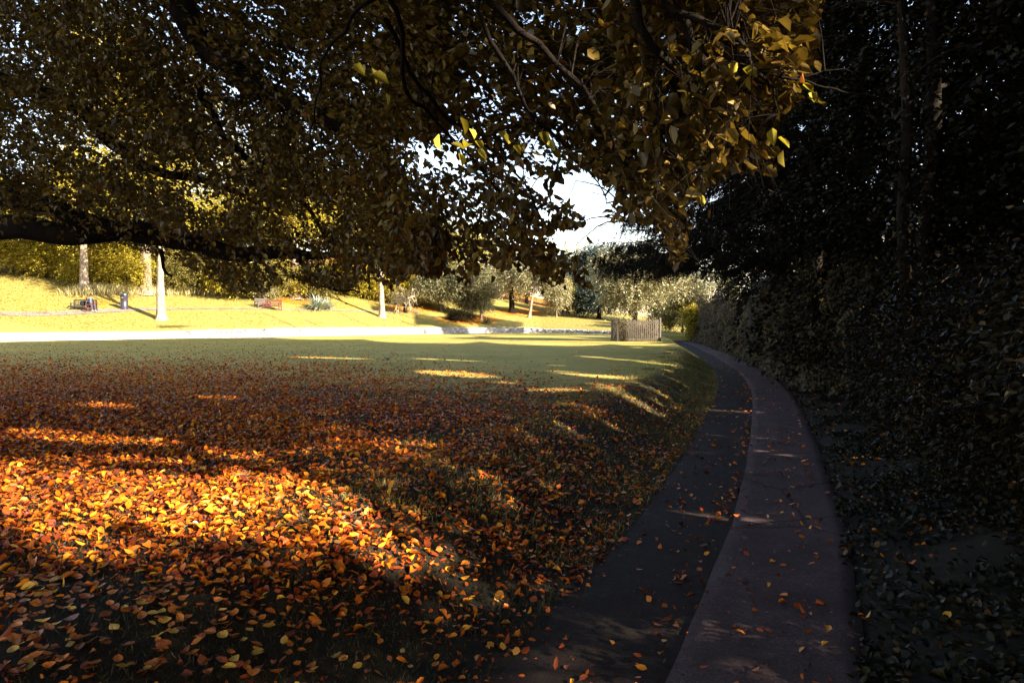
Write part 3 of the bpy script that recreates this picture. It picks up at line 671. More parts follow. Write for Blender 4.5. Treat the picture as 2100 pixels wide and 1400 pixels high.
# ------------------------------------------------------------------ railings and the tree they guard
fb = gr(1311, 700, 0); FY = fb[1]; X0 = gr(1267, 700)[0]; X1 = gr(1354, 700)[0]; FW = X1 - X0
fr = thing('iron_railings', 'square of grey metal railings enclosing the undergrowth at the lawn corner by the path', 'fence', (X0, FY, T(X0, FY)))
def panel(p0, p1, nb, post0, post1, big=False):
    p0 = np.array(p0, float); p1 = np.array(p1, float); H = 1.36
    t = unit(p1 - p0); ang = math.atan2(t[1], t[0]); ca, sa = math.cos(ang), math.sin(ang); rot = np.array([[ca, -sa, 0], [sa, ca, 0], [0, 0, 1]]); L = np.linalg.norm(p1 - p0)
    for z in (.14, H - .16):
        mb = MB(); mb.box((p0 + p1) / 2 + np.array([0, 0, z]), (L - .05, .03, .045), rot); mb.build('rail', M['iron'], fr)
    for k in range(nb):
        q = p0 + t * L * (k + .5) / nb; mb = MB(); mb.box(q + np.array([0, 0, H / 2]), (.042, .03, H), rot); mb.box(q + np.array([0, 0, H + .03]), (.014, .012, .06), rot); mb.build('bar', M['iron'], fr)
def post(p, w_=.07, h=1.42):
    mb = MB(); mb.box(np.array(p) + np.array([0, 0, h / 2]), (w_, w_, h)); mb.box(np.array(p) + np.array([0, 0, h + .012]), (w_ + .02, w_ + .02, .02)); mb.build('post', M['iron'], fr)
panel((0, 0, 0), (FW, 0, 0), 21, 1, 1); panel((FW, 0, 0), (FW, FW, 0), 12, 1, 1); panel((0, 0, 0), (0, FW, 0), 12, 1, 1); panel((0, FW, 0), (FW, FW, 0), 12, 1, 1)
post((0, 0, 0)); post((FW, 0, 0), .09, 1.5); post((0, FW, 0)); post((FW, FW, 0))
cb = np.array([X0 + FW * .5, FY + FW * .5, 0])
TR('guarded_tree', 'broad low tree with pale glossy leaves spreading over the metal railings', 'tree', cb, 8, .22, 3.9, (3.6, 2.8, 2.6), 5200, 9, .13, M['pale'], M['bark'], rb, low=-.88, limbs=12, lobes=11)
root = thing('thicket', 'tangle of brown stems and leaves growing inside the metal railings', 'shrub', cb); tb = Tubes(); LV = Leaves()
for k in range(330):
    p = np.array([rb.uniform(-.46, .46) * FW, rb.uniform(-.46, .46) * FW, 0]); d = unit(np.array([rb.normal(0, .5), rb.normal(0, .5), 1.3])); L = rb.uniform(.7, 1.6)
    e = p + d * L; e[:2] = np.clip(e[:2], -FW * .48, FW * .48); pts = curve([p, (p + e) / 2 + rb.normal(0, .08, 3), e], 6); tb.add(pts, np.linspace(.018, .006, 6), 4)
    m_ = 10; q = pts[rb.integers(0, 6, m_)] + rb.normal(0, .09, (m_, 3)); q[:, :2] = np.clip(q[:, :2], -FW * .48, FW * .48); LV.add(q, rb.normal(0, 1, (m_, 3)), rb.normal(0, 1, (m_, 3)), .10, .06)
tb.build('stems', M['midbark'], root); LV.build('leaves', M['thicket'], root, False)

# ------------------------------------------------------------------ benches, bin, person, dog
def bench(label, loc, rz, mat, L=1.55, group=None):
    r = thing('park_bench', label, 'bench', loc, rz, group)
    for x in (-L/2 + .04, L/2 - .04):
        for y, h in ((-.26, .62), (.26, .92)):
            mb = MB(); mb.box((x, y, h / 2), (.07, .07, h)); mb.build('leg', mat, r)
        mb = MB(); mb.box((x, -.03, .645), (.085, .62, .045)); mb.build('armrest', mat, r)
        mb = MB(); mb.box((x, 0, .36), (.045, .45, .07)); mb.build('side_rail', mat, r)
    mb = MB()
    for k in range(5): mb.box((0, -.24 + k * .11, .43), (L - .16, .09, .03))
    mb.build('seat', mat, r)
    mb = MB(); mb.box((0, -.26, .37), (L - .15, .04, .08)); mb.build('apron', mat, r)
    mb = MB(); mb.box((0, .27, .895), (L - .15, .045, .09)); mb.box((0, .27, .52), (L - .15, .04, .06))
    for k in range(15): mb.box((-L/2 + .14 + k * (L - .28) / 14, .27, .70), (.045, .02, .31))
    mb.build('backrest', mat, r); return r
b1 = gpt(556, 636)
bench('reddish wooden slatted bench beside the upper path facing the lawn', b1 + np.array([0, .3, 0]), -.05, M['wood'], 1.5)
b2 = gpt(531, 633); bench('weathered grey bench end half hidden behind the red bench', b2 + np.array([-.0, .9, 0]), .9, simple('grey_bench_wood', (.07,.052,.045), .7, .3, 30), 1.3)
pb = gpt(181, 640)
bl = pb + np.array([-.55, .35, .05]); bench('dark wooden bench on the upper path with a person seated on it', bl, .15, M['blackwood'], 1.7)
q = gpt(255, 634); r = thing('litter_bin', 'dark cylindrical metal litter bin beside the upper path', 'bin', q)
mb = MB(); mb.lathe((0, 0, 0), [(0,0),(.30,0),(.31,.05),(.275,.07),(.275,.98),(.29,1.0),(.29,1.24),(.26,1.29),(0,1.30)], 24); mb.build('body', M['bin'], r, True)
mb = MB(); mb.box((.03, -.275, 1.11), (.28, .06, .10), None, .01); mb.build('slot_shade', M['binslot'], r)  # dark block standing in for the shade inside the slot
mb = MB(); mb.box((.02, -.284, .93), (.15, .02, .07)); mb.build('label_plate', M['binlabel'], r)
mb = MB(); mb.lathe((0, 0, 0), [(.292,.99),(.305,.995),(.305,1.015),(.292,1.02)], 24); mb.build('rim', M['bin'], r, True)

def skinned(name, joints, edges, mat, parent, sub=2, rootv=0):
    me = bpy.data.meshes.new(name); me.from_pydata([j[:3] for j in joints], edges, []); me.update()
    o = bpy.data.objects.new(name, me); COL.objects.link(o); o.parent = parent; me.materials.append(mat)
    md = o.modifiers.new('skin', 'SKIN'); md.use_smooth_shade = True
    for i, j in enumerate(joints):
        me.skin_vertices[0].data[i].radius = (j[3], j[4] if len(j) > 4 else j[3])
        me.skin_vertices[0].data[i].use_root = (i == rootv)
    s = o.modifiers.new('sub', 'SUBSURF'); s.levels = sub; s.render_levels = sub
    return o
# seated on the right end of the dark bench, turned towards the bin, looking down; local +X is forwards
pr = thing('person', 'person in dark jacket, blue shirt and black cap sitting on the dark bench, looking down', 'person', bl + np.array([.45, -.08, 0]), -.40)
J = [(0,0,.52,.13,.15),(.02,0,.70,.10,.14),(.05,0,.88,.09,.13),(.09,0,1.02,.06,.09),(.13,0,1.12,.055),(.17,0,1.19,.06),   # pelvis..head base 0-5
     (.08,.17,1.00,.05),(.14,.23,.78,.04),(.38,.14,.68,.035),(.44,.12,.68,.034,.022),                                    # left arm 6-9
     (.08,-.17,1.00,.05),(.14,-.23,.78,.04),(.38,-.12,.68,.035),(.44,-.10,.68,.034,.022),                                # right arm 10-13
     (.04,.10,.50,.10),(.46,.14,.50,.075),(.47,.15,.10,.048),(.48,.15,.05,.04),                                            # left leg 14-17
     (.04,-.10,.50,.10),(.46,-.12,.50,.075),(.52,-.12,.10,.048),(.53,-.12,.05,.04)]                                        # right leg 18-21
E = [(0,1),(1,2),(2,3),(3,4),(4,5),(3,6),(6,7),(7,8),(8,9),(3,10),(10,11),(11,12),(12,13),(0,14),(14,15),(15,16),(16,17),(0,18),(18,19),(19,20),(20,21)]
body = skinned('body', J, E, M['skin'], pr)
def ell(name, c, r_, mat, parent, cut=None, nu=20, nv=14, rot=None, fn=None):
    u = np.linspace(0, 2 * math.pi, nu, endpoint=False); v = np.linspace(-math.pi / 2 + .02, math.pi / 2 - .02, nv)
    U, Vv_ = np.meshgrid(u, v); P = np.stack([np.cos(Vv_) * np.cos(U), np.cos(Vv_) * np.sin(U), np.sin(Vv_)], -1).reshape(-1, 3)
    if fn is not None: P = fn(P)
    if cut is not None: P[:, 2] = np.maximum(P[:, 2], cut)
    P = P * np.array(r_)
    if rot is not None: P = P @ np.array(rot).T
    i = np.arange(nv - 1)[:, None] * nu; j = np.arange(nu)[None]; k = (j + 1) % nu
    return mesh_np(name, P + np.array(c), np.stack([i + j, i + k, i + nu + k, i + nu + j], -1).reshape(-1, 4), None, None, mat, True, parent)
hr = np.array(Matrix.Rotation(.5, 3, 'Y'))
def face(P):
    P = P.copy(); f = P[:, 0] > .5
    nose = np.exp(-((P[:, 1] / .13) ** 2 + ((P[:, 2] + .12) / .2) ** 2)) * (P[:, 0] > 0); P[:, 0] += nose * .22
    eye = np.exp(-(((np.abs(P[:, 1]) - .35) / .14) ** 2 + ((P[:, 2] - .1) / .12) ** 2)) * (P[:, 0] > 0); P[:, 0] -= eye * .10
    mouth = np.exp(-((P[:, 1] / .25) ** 2 + ((P[:, 2] + .5) / .06) ** 2)) * (P[:, 0] > 0); P[:, 0] -= mouth * .06
    ear = np.exp(-((P[:, 0] / .15) ** 2 + (P[:, 2] / .22) ** 2)) * (np.abs(P[:, 1]) > .8); P[:, 1] *= 1 + ear * .15
    return P
hc = np.array([.21, 0, 1.255])
ell('head', hc, (.095, .075, .115), M['skin'], pr, None, 32, 24, hr, face)
ell('hair', hc + np.array([-.012, 0, .018]), (.098, .083, .112), M['hair'], pr, -.25, 20, 14, hr)
ell('cap', hc + np.array([.0, 0, .05]), (.105, .09, .085), M['cap'], pr, .0, 20, 12, hr)
mb = MB(); mb.box(hc + np.array([.13, 0, .03]), (.11, .12, .012), hr, .005); mb.build('cap_peak', M['cap'], pr)
jk = [(0,0,.56,.165,.19),(.02,0,.72,.15,.19),(.05,0,.9,.15,.2),(.085,0,1.03,.105,.15),(.08,.18,1.01,.08),(.14,.24,.78,.06),(.34,.15,.69,.048),(.08,-.18,1.01,.08),(.14,-.24,.78,.06),(.34,-.14,.69,.048)]
skinned('jacket', jk, [(0,1),(1,2),(2,3),(3,4),(4,5),(5,6),(3,7),(7,8),(8,9)], M['coat'], pr)
sh = MB(); sh.box((.215, 0, .88), (.03, .10, .28), np.array(Matrix.Rotation(.12, 3, 'Y')), .012); sh.build('shirt', M['shirt'], pr)
tr_ = [(0,0,.52,.16,.19),(.06,.10,.50,.112),(.46,.14,.51,.088),(.47,.15,.12,.066),(.06,-.10,.50,.112),(.46,-.12,.51,.088),(.52,-.12,.12,.066)]
skinned('trousers', tr_, [(0,1),(1,2),(2,3),(0,4),(4,5),(5,6)], M['trousers'], pr)
for y, x in ((.15, .52), (-.12, .58)): ell('shoe', (x, y, .045), (.14, .05, .05), M['shoe'], pr, -.8)
for sgn, hy in ((1, .12), (-1, -.10)):
    J2 = [(.42, hy, .68, .03, .02)]; E2 = []
    for k, l in enumerate((.075, .085, .08, .06)):
        yy_ = hy + (k - 1.5) * .019; b0 = len(J2); J2 += [(.475, yy_, .68, .009), (.475 + l * .5, yy_, .672, .0085), (.475 + l * .8, yy_, .65, .0075)]; E2 += [(0, b0), (b0, b0 + 1), (b0 + 1, b0 + 2)]
    b0 = len(J2); J2 += [(.44, hy - sgn * .035, .685, .010), (.475, hy - sgn * .05, .68, .009)]; E2 += [(0, b0), (b0, b0 + 1)]
    skinned('hand', J2, E2, M['skin'], pr, 1)
# phone held in both hands
mb = MB(); mb.box((.50, 0.01, .705), (.16, .08, .012), np.array(Matrix.Rotation(-.4, 3, 'Y')), .003)
ph = mb.build('phone', M['bag'], None); ph.matrix_world = Matrix.Translation(Vector(bl + np.array([.45, -.08, 0]))) @ Matrix.Rotation(-.40, 4, 'Z'); tag(ph, 'small black phone held in the lap of the seated person', 'phone')
mb = MB(); mb.box((0, 0, .19), (.42, .24, .36), None, .09); mb.box((0, -.13, .15), (.28, .06, .2), None, .03)
bgo = thing('backpack', 'black backpack standing on the dark bench beside the person', 'bag', bl + np.array([-.05, 0, .45])); mb.build('body', M['bag'], bgo)
mb = MB(); tt = Tubes(); tt.add(curve([(-.06,0,.36),(-.04,0,.43),(.04,0,.43),(.06,0,.36)], 8), .012, 6); tt.build('handle', M['bag'], bgo)
# small dog
dg = thing('dog', "small brown dog standing at the seated person's feet", 'dog', bl + np.array([.62, -.62, 0]), 2.6)
J = [(-.13,0,.25,.062),(0,0,.24,.065),(.14,0,.25,.078),(.21,0,.32,.05),(.27,0,.38,.052),(.33,0,.37,.034),(.37,0,.36,.022),
     (.15,.05,.18,.032),(.16,.05,.08,.017),(.17,.05,.02,.018),(.15,-.05,.18,.032),(.16,-.05,.08,.017),(.17,-.05,.02,.018),
     (-.14,.05,.18,.042),(-.11,.05,.13,.026),(-.17,.05,.08,.016),(-.15,.05,.02,.018),(-.14,-.05,.18,.042),(-.11,-.05,.13,.026),(-.17,-.05,.08,.016),(-.15,-.05,.02,.018),
     (-.2,0,.29,.022),(-.27,0,.36,.015),(-.29,0,.42,.01),(.25,.045,.42,.018),(.24,.06,.46,.009),(.25,-.045,.42,.018),(.24,-.06,.46,.009)]
E = [(0,1),(1,2),(2,3),(3,4),(4,5),(5,6),(2,7),(7,8),(8,9),(2,10),(10,11),(11,12),(0,13),(13,14),(14,15),(15,16),(0,17),(17,18),(18,19),(19,20),(0,21),(21,22),(22,23),(4,24),(24,25),(4,26),(26,27)]
skinned('body', J, E, M['dog'], dg)

# ------------------------------------------------------------------ the hedge and the wood on the right
rh = np.random.default_rng(21)
hr_ = thing('ivy_hedge', 'tall dark ivy covered hedge lining the right side of the path', 'hedge', (9, 25, -.2)); off = np.array([9, 25, -.2])
hy = np.linspace(15.5, 64, 200); hx = XL(hy) + RW + np.interp(hy, [15, 18, 22, 64], [1.6, .9, .35, .5])
n_ = 95000; u = rh.random(n_) ** 1.25; yq = 15.5 + u * 48; xq = np.interp(yq, hy, hx); top = 3.1 + .5 * np.sin(yq * .7) + .35 * np.sin(yq * 1.9 + 1)
v = rh.random(n_); bulge = .28 * np.sin(yq * 2.3 + np.sin(v * 5)) * np.sin(v * 7 + yq) + .2 * np.sin(yq * 5.1) ; dep = np.abs(rh.normal(0, .16, n_))
z = v * top; xx = xq + dep + bulge + .25 * v - .35 * np.exp(-v * 6); ontop = rh.random(n_) < .15
xx = np.where(ontop, xq + rh.random(n_) * 1.6 + .2, xx); z = np.where(ontop, top + rh.normal(0, .12, n_), z)
P = np.stack([xx, yq, z + terrain(xq, yq)], 1)
LV = Leaves(); LV.add(P, np.stack([-rh.random(n_) * .6, rh.normal(0, .7, n_), -rh.random(n_) - .1], 1), np.stack([-np.ones(n_), rh.normal(0, .5, n_) - .4, rh.normal(.3, .5, n_)], 1), rh.uniform(.07, .13, n_), rh.uniform(.06, .10, n_))
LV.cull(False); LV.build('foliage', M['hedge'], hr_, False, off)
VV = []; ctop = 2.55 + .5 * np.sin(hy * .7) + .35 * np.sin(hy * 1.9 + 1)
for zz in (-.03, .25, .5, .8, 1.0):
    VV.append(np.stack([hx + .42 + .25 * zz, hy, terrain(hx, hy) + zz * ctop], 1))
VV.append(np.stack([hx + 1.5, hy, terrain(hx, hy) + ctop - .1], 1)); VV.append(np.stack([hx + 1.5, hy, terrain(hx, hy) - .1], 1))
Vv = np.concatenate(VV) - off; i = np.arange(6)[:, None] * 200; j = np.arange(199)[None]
mesh_np('shade_core', Vv, np.stack([i + j, i + j + 1, i + 201 + j, i + 200 + j], -1).reshape(-1, 4), None, None, simple('core_shade', (.006,.005,.003), 1.0, .5, 6, 0), False, hr_)  # solid dark core put in for the shade inside the hedge

# wood trees: tall dark crowns right of the path, unseen ones added behind the camera to shade the foreground
wood = [ (9.6,15.5,22,3.6),(12.5,20,25,4),(14,26,25,4),(16,33,25,4.2),(17.5,40,24,4.2),(19,48,22,4),(21,57,18,4),(13.5,12,25,4),(17,17,26,5),(20,24,26,5),(23,32,26,5),(25,42,25,5),
         (9.5,6.5,23,3.6),(13,4,24,4.5),(18,9,26,5),(7.5,2.6,22,3.6),(12.5,-7.5,24,4.5),(17,0,26,5),(5.5,-6,22,4),(10,-10,24,5),(16,-9,26,5),(23,14,26,6),(25,2,26,6),(0,-12,22,5),(5,-15,24,5),(28,25,26,6),(30,38,26,6)]
for k, (x, y, h, rr) in enumerate(wood):
    near = k in (0, 7, 12)
    ivy = rh.random() < .5
    vis = (y > 3)
    lab = ['dark trunked wood tree standing behind the hedge on the right', 'dark trunked wood tree in the shade right of the path', 'unseen wood tree added behind the camera to shade the leaf strewn ground'][0 if y > 18 else 1 if y > 3 else 2]
    grp = ['wood trees behind the hedge', 'wood trees right of the path', 'unseen shade trees added behind the viewpoint'][0 if y > 18 else 1 if y > 3 else 2]
    base = np.array([x, y, T(x, y)]); root = thing('wood_tree', lab, 'tree', base, 0, grp)
    tb = Tubes(); u = np.linspace(0, 1, 14); ln = rh.normal(0, .6, 2)
    pts = base + np.stack([ln[0] * u + .12 * np.sin(u * 9 + k), ln[1] * u + .12 * np.cos(u * 8 + k), h * .9 * u - .1 * (u == 0)], 1); r0 = rh.uniform(.18, .32)
    rad = r0 * (1 - .75 * u); rad[0] *= 1.6; tb.add(pts, rad, 12, .06)
    for _ in range(16):
        u0 = rh.uniform(.10, .9); p0 = base + np.array([ln[0], ln[1], h * .9]) * u0; an = rh.uniform(0, 6.28); L = rr * rh.uniform(.5, .95)
        e = p0 + np.array([math.cos(an) * L, math.sin(an) * L, rh.uniform(-.6, 1.2)])
        if sun_open(p0 + (e - p0) * np.linspace(.1, 1, 12)[:, None]).mean() > .1: continue
        tb.add(curve([p0, (p0 + e) / 2 + np.array([0, 0, .3]), e], 7), np.linspace(r0 * .3, .015, 7), 5)
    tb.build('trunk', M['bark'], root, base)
    hi_ = vis and y < 17 and x < 14
    nc = int((13000 if hi_ else 5200 if vis else 2200) * (rr / 4) ** 2); zz = rh.random(nc); zz = zz ** (1.6 if vis else .95)
    lowz = .6 if vis else 2.5
    if y < 3 and x < 9: lowz = 4.5
    an = rh.uniform(0, 6.28, nc); prof = rr * (1.0 - .45 * np.clip((zz - .6) / .4, 0, 1) ** 2) * (.85 + .15 * np.sin(zz * 17 + an * 2 + k) + .12 * np.sin(an * 5 + zz * 9))
    rad_ = prof * rh.random(nc) ** .45
    P = base + np.stack([np.cos(an) * rad_, np.sin(an) * rad_, lowz + zz * (h - lowz)], 1)
    Dr = np.stack([np.cos(an), np.sin(an), rh.normal(-.1, .4, nc)], 1)
    # keep the path corridor and the air over the path open low down
    keep = ~((P[:, 0] < XL(P[:, 1]) + RW + np.where(P[:, 1] < 16, 1.3, .3)) & (P[:, 2] < np.interp(P[:, 1], [3, 10, 30], [4.5, 3.6, 3.2])))
    px_, py_ = proj(P); inview = (P[:, 1] > .5) & (px_ > -50) & (px_ < 1560) & (py_ > -60) & (P[:, 1] < 12)
    keep &= ~inview
    P, Dr = P[keep], Dr[keep]
    LV = Leaves(); small = vis and rr < 4.3
    spray_leaves(LV, P, Dr, rh.uniform(.5, 1.0, len(P)), 9, .13 if hi_ else .24 if vis else .28, rh, .4)
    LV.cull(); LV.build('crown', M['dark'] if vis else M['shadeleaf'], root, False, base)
# undergrowth between the path and the wood
for k in range(52):
    y = rh.uniform(2.0, 17); x = float(XL(y)) + RW + rh.uniform(1.75, 5.5)
    base = np.array([x, y, T(x, y)]); root = thing('undergrowth_bush', 'dark leafy bush in the undergrowth right of the path', 'shrub', base, 0, 'undergrowth right of the path')
    nc = 600; C, Dr = crown_clusters(base + np.array([0, 0, 1.1]), (1.2, 1.2, 1.5), nc, rh, 6, .5, -.8); LV = Leaves(); spray_leaves(LV, C, Dr, rh.uniform(.2, .4, nc), 10, .058, rh)
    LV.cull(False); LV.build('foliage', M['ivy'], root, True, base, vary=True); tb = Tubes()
    for _ in range(6): e = base + np.array([rh.normal(0, .4), rh.normal(0, .4), rh.uniform(.8, 1.6)]); tb.add([base, (base + e) / 2 + rh.normal(0, .08, 3), e], [.02, .014, .006], 5)
    tb.build('stems', M['bark'], root, base)
LV = Leaves(); n_ = 60000; y = 1.8 + 17 * rh.random(n_); x = XL(y) + RW + .12 + 4.5 * rh.random(n_) ** 1.1
k = (np.sin(x * 2.3 + np.sin(y * 1.9)) * np.sin(y * 2.7 + x) + rh.normal(0, .45, n_)) > np.interp(x - XL(y) - RW, [0, .6, 2], [.55, .2, -.6]); x, y = x[k], y[k]; n_ = len(x)
P = np.stack([x, y, terrain(x, y) + .01 + .05 * rh.random(n_)], 1); LV.add(P, rh.normal(0, 1, (n_, 3)) * [1, 1, .3], rh.normal(0, .5, (n_, 3)) + [0, 0, 1.], rh.uniform(.035, .07, n_), rh.uniform(.03, .06, n_))
tag(LV.build('ground_ivy', M['ivy'], None, True, vary=True), 'low dark ivy creeping over the soil right of the path', 'ground cover', kind='stuff')
# ivy clad trunk catching the light at the right edge
iy = at(1862, 900, 9.5); ib = np.array([iy[0], 9.5, T(iy[0], 9.5)])
root = thing('ivy_trunk_tree', 'slim ivy wrapped trunk catching flecks of sun near the right edge', 'tree', ib); tb = Tubes()
pts = curve([ib - [0, 0, .1], at(1878, 740, 9.5), at(1862, 620, 9.5), at(1852, 450, 9.5), at(1860, 250, 9.6), at(1850, 0, 9.8), at(1850, -300, 10)], 30); tb.add(pts, np.linspace(.115, .05, 30), 10, .08)
for _ in range(10):
    p = pts[rh.integers(8, 28)]; e = p + np.array([rh.normal(0, .7), rh.normal(0, .4), rh.uniform(.1, .7)]); tb.add(curve([p, (p + e) / 2 + [0, 0, .12], e], 6), np.linspace(.025, .006, 6), 5)
tb.build('trunk', M['ivybark'], root, ib); LV = Leaves(); n_ = 2600
q = pts[rh.integers(0, 30, n_)] + rh.normal(0, .17, (n_, 3)) ; LV.add(q, rh.normal(0, 1, (n_, 3)) - [0, 0, .7], rh.normal(0, 1, (n_, 3)), .07, .06); LV.build('ivy', M['ivy'], root, False, ib)

# conifer whose hanging boughs reach over the path
def conifer(label, base, h, zs, blen, rng, nb, dirx):
    base = np.array(base, float); root = thing('spruce_tree', label, 'tree', base); tb = Tubes(); LV = Leaves()
    u = np.linspace(0, 1, 12); tb.add(base + np.stack([0*u, 0*u, u * h - .1], 1), .3 * (1 - .85 * u), 12, .04); tb.build('trunk', M['bark'], root, base)
    tb = Tubes()
    for k in range(nb):
        f = rng.random(); z0 = zs + (h - zs - .5) * f ** .9; an = rng.normal(math.pi, .9) if rng.random() < dirx else rng.uniform(0, 6.28); L = blen * (1 - .6 * f) * rng.uniform(.75, 1.1)
        d = np.array([math.cos(an), math.sin(an), 0]); p0 = base + [0, 0, z0]
        drop = L * rng.uniform(.18, .34); pts = curve([p0, p0 + d * L * .35 + [0, 0, L * .02], p0 + d * L * .7 - [0, 0, drop * .75], p0 + d * L - [0, 0, drop * .8]], 16); pts[:, 2] = np.maximum(pts[:, 2], base[2] + 4.2 + .3 * np.sin(pts[:, 0] * 2 + k))
        tb.add(pts, np.linspace(.05, .008, 16), 5)
        s = np.array([-d[1], d[0], 0]); m_ = int(34 * L / 3)
        for q_ in range(m_):
            t = rng.uniform(.2, 1); ii = t * 15; i0 = int(ii) if ii < 15 else 14; P0 = pts[i0] + (pts[min(i0 + 1, 15)] - pts[i0]) * (ii - i0)
            l = rng.uniform(.25, .75) * (1.15 - .4 * t); dd = unit(s * rng.normal(0, .8) + d * rng.uniform(0, .9) + np.array([0, 0, -1.0])); 
            tw = P0 + dd * l * np.linspace(0, 1, 4)[:, None]; tb.add(tw, [.008, .006, .004, .002], 3)
            nn = int(44 * l / .6); uu = rng.random(nn); Q = P0 + dd * (l * uu)[:, None]
            LV.add(Q, dd + rng.normal(0, .75, (nn, 3)), rng.normal(0, 1, (nn, 3)), rng.uniform(.07, .14, nn), .022)
    tb.build('branches', M['bark'], root, base)
    LV.cull(False); LV.build('needles', M['dark'], root, False, base); return root
cx = at(1600, 700, 27); conifer('dark spruce with long boughs hanging over the path in front of the sky gap', (cx[0], 27, T(cx[0], 27)), 15, 3.2, 8.2, rh, 150, .75)
cx = at(1640, 700, 20); conifer('nearer dark spruce behind the hedge with drooping boughs above the ivy', (cx[0] + .4, 20, T(cx[0], 20)), 13, 4.2, 5.0, rh, 90, .6)

# ------------------------------------------------------------------ the great beech over the view
rc = np.random.default_rng(31)
BB = np.array([-11.5, 10.5, T(-11.5, 10.5)])
beech = thing('beech_tree', 'great beech reaching in from the left with a heavy level limb and brown green leaves', 'tree', BB)
tb = Tubes(); tb.add(curve([BB - [0, 0, .2], BB + [0, 0, 1.2], BB + [.1, .1, 4], BB + [.3, 0, 8], BB + [.2, .3, 13]], 24), np.interp(np.linspace(0, 1, 24), [0, .08, .3, 1], [.95, .62, .52, .2]), 16, .03); tb.build('trunk', M['bark'], beech, BB)
LIMBS = []
def limb(parent, base, ctrl, r, nm='limb', n=26, sides=9, w=None):
    pts = curve(ctrl, n); tt_ = np.linspace(0, 1, n); aw = min(.16, np.linalg.norm(pts[-1] - pts[0]) * .035); pts = pts + np.stack([np.sin(tt_ * 17 + len(LIMBS)) + .5 * np.sin(tt_ * 41), .3 * np.sin(tt_ * 23), np.cos(tt_ * 14 + 2 * len(LIMBS)) + .5 * np.sin(tt_ * 37)], 1) * aw * .35 * np.minimum(1, tt_ * 6)[:, None]; rad = np.interp(np.linspace(0, 1, n), np.linspace(0, 1, len(r)), r); t = Tubes(); t.add(pts, rad, sides, .035)
    LIMBS.append(pts); return t.build(nm, M['bark'], parent, base)
limb(beech, BB, [BB + [.1, 0, 3.6], at(-120, 455, 10.3), at(60, 462, 10.1), at(180, 478, 10), at(300, 487, 9.9), at(420, 508, 9.8), at(520, 512, 9.7), at(620, 520, 9.5), at(700, 531, 9.4), at(790, 530, 9.2)],
     [.30, .21, .18, .165, .15, .14, .125, .10, .06, .03, .012], n=50, sides=12)
limb(beech, BB, [BB + [.1, 0, 4.4], at(0, 400, 9.6), at(160, 440, 9.5), at(300, 478, 9.6), at(430, 498, 9.7)], [.24, .15, .12, .09, .05])
limb(beech, BB, [BB + [.3, 0, 8], at(250, -60, 8.5), at(430, 110, 8.2), at(560, 190, 8), at(690, 265, 7.8), at(800, 320, 7.6), at(900, 430, 7.4)], [.26, .19, .15, .12, .09, .05, .02])
limb(beech, BB, [at(560, 190, 8), at(700, 240, 7.9), at(820, 262, 7.7), at(930, 300, 7.5)], [.09, .06, .04, .015])
limb(beech, BB, [at(330, 512, 9.85), at(334, 540, 9.8), at(339, 558, 9.8), at(352, 566, 9.8)], [.03, .025, .022, .015], n=12)
limb(beech, BB, [at(400, 155, 8.2), at(430, 240, 8.4), at(520, 330, 8.6), at(620, 420, 8.8), at(700, 520, 9), at(760, 590, 9)], [.05, .045, .035, .03, .02, .008])
limb(beech, BB, [at(600, 520, 9.5), at(640, 560, 9.4), at(680, 590, 9.3), at(740, 600, 9.2)], [.04, .03, .025, .008])
limb(beech, BB, [BB + [.2, 0, 6], at(60, 180, 10.5), at(240, 300, 10.2), at(420, 380, 10), at(560, 420, 9.8)], [.2, .12, .09, .05, .02])
# second tree: stands behind the viewpoint, its boughs come over the camera
BN = np.array([3.6, -4.2, T(3.6, -4.2)])
near_t = thing('overhanging_beech', 'beech whose leafy boughs hang down in front of the view, upper middle and right', 'tree', BN)
tb = Tubes(); tb.add(curve([BN - [0, 0, .2], BN + [0, 0, 1], BN + [-.1, .2, 3.5], BN + [-.2, .3, 7], BN + [0, .3, 12]], 24), np.interp(np.linspace(0, 1, 24), [0, .08, .3, 1], [.7, .45, .38, .15]), 16, .03); tb.build('trunk', M['bark'], near_t, BN)
top = BN + [-.15, .25, 4.8]
def lim2(c, r, **k): return limb(near_t, BN, c, r, **k)
lim2([top, at(300, -700, 2.2), at(740, -100, 3.6), at(830, 160, 4.8), at(905, 250, 5.2), at(1000, 390, 5.6), at(1090, 470, 6.0), at(1160, 560, 6.2)], [.09, .03, .018, .015, .013, .010, .007, .004], n=40)
lim2([at(790, 40, 4.4), at(880, 200, 5), at(960, 270, 5.3), at(1050, 350, 5.6), at(1110, 440, 5.8), at(1130, 500, 6)], [.018, .015, .012, .010, .007, .004])
lim2([top, at(900, -600, 2.8), at(1000, 0, 4.0), at(1080, 220, 4.6), at(1160, 300, 4.9), at(1230, 400, 5)], [.09, .035, .016, .013, .009, .004], n=34)
lim2([top, at(1300, -500, 2.6), at(1330, 0, 3.4), at(1380, 200, 3.8), at(1400, 360, 4), at(1385, 520, 4.1)], [.10, .05, .025, .018, .011, .004], n=34)
lim2([at(1320, -60, 3.3), at(1450, 120, 3.5), at(1540, 250, 3.7), at(1590, 350, 3.8)], [.03, .02, .012, .004])
lim2([at(1330, 0, 3.4), at(1480, 60, 3.3), at(1560, 150, 3.3), at(1600, 230, 3.4)], [.02, .015, .01, .004])
lim2([at(1000, 0, 4), at(1130, 120, 4.2), at(1250, 260, 4.3), at(1300, 400, 4.4), at(1290, 450, 4.4)], [.025, .02, .014, .008, .004])
lim2([at(780, -10, 4.2), at(700, 60, 4.2), at(650, 180, 4.6), at(640, 330, 5)], [.014, .011, .008, .004])
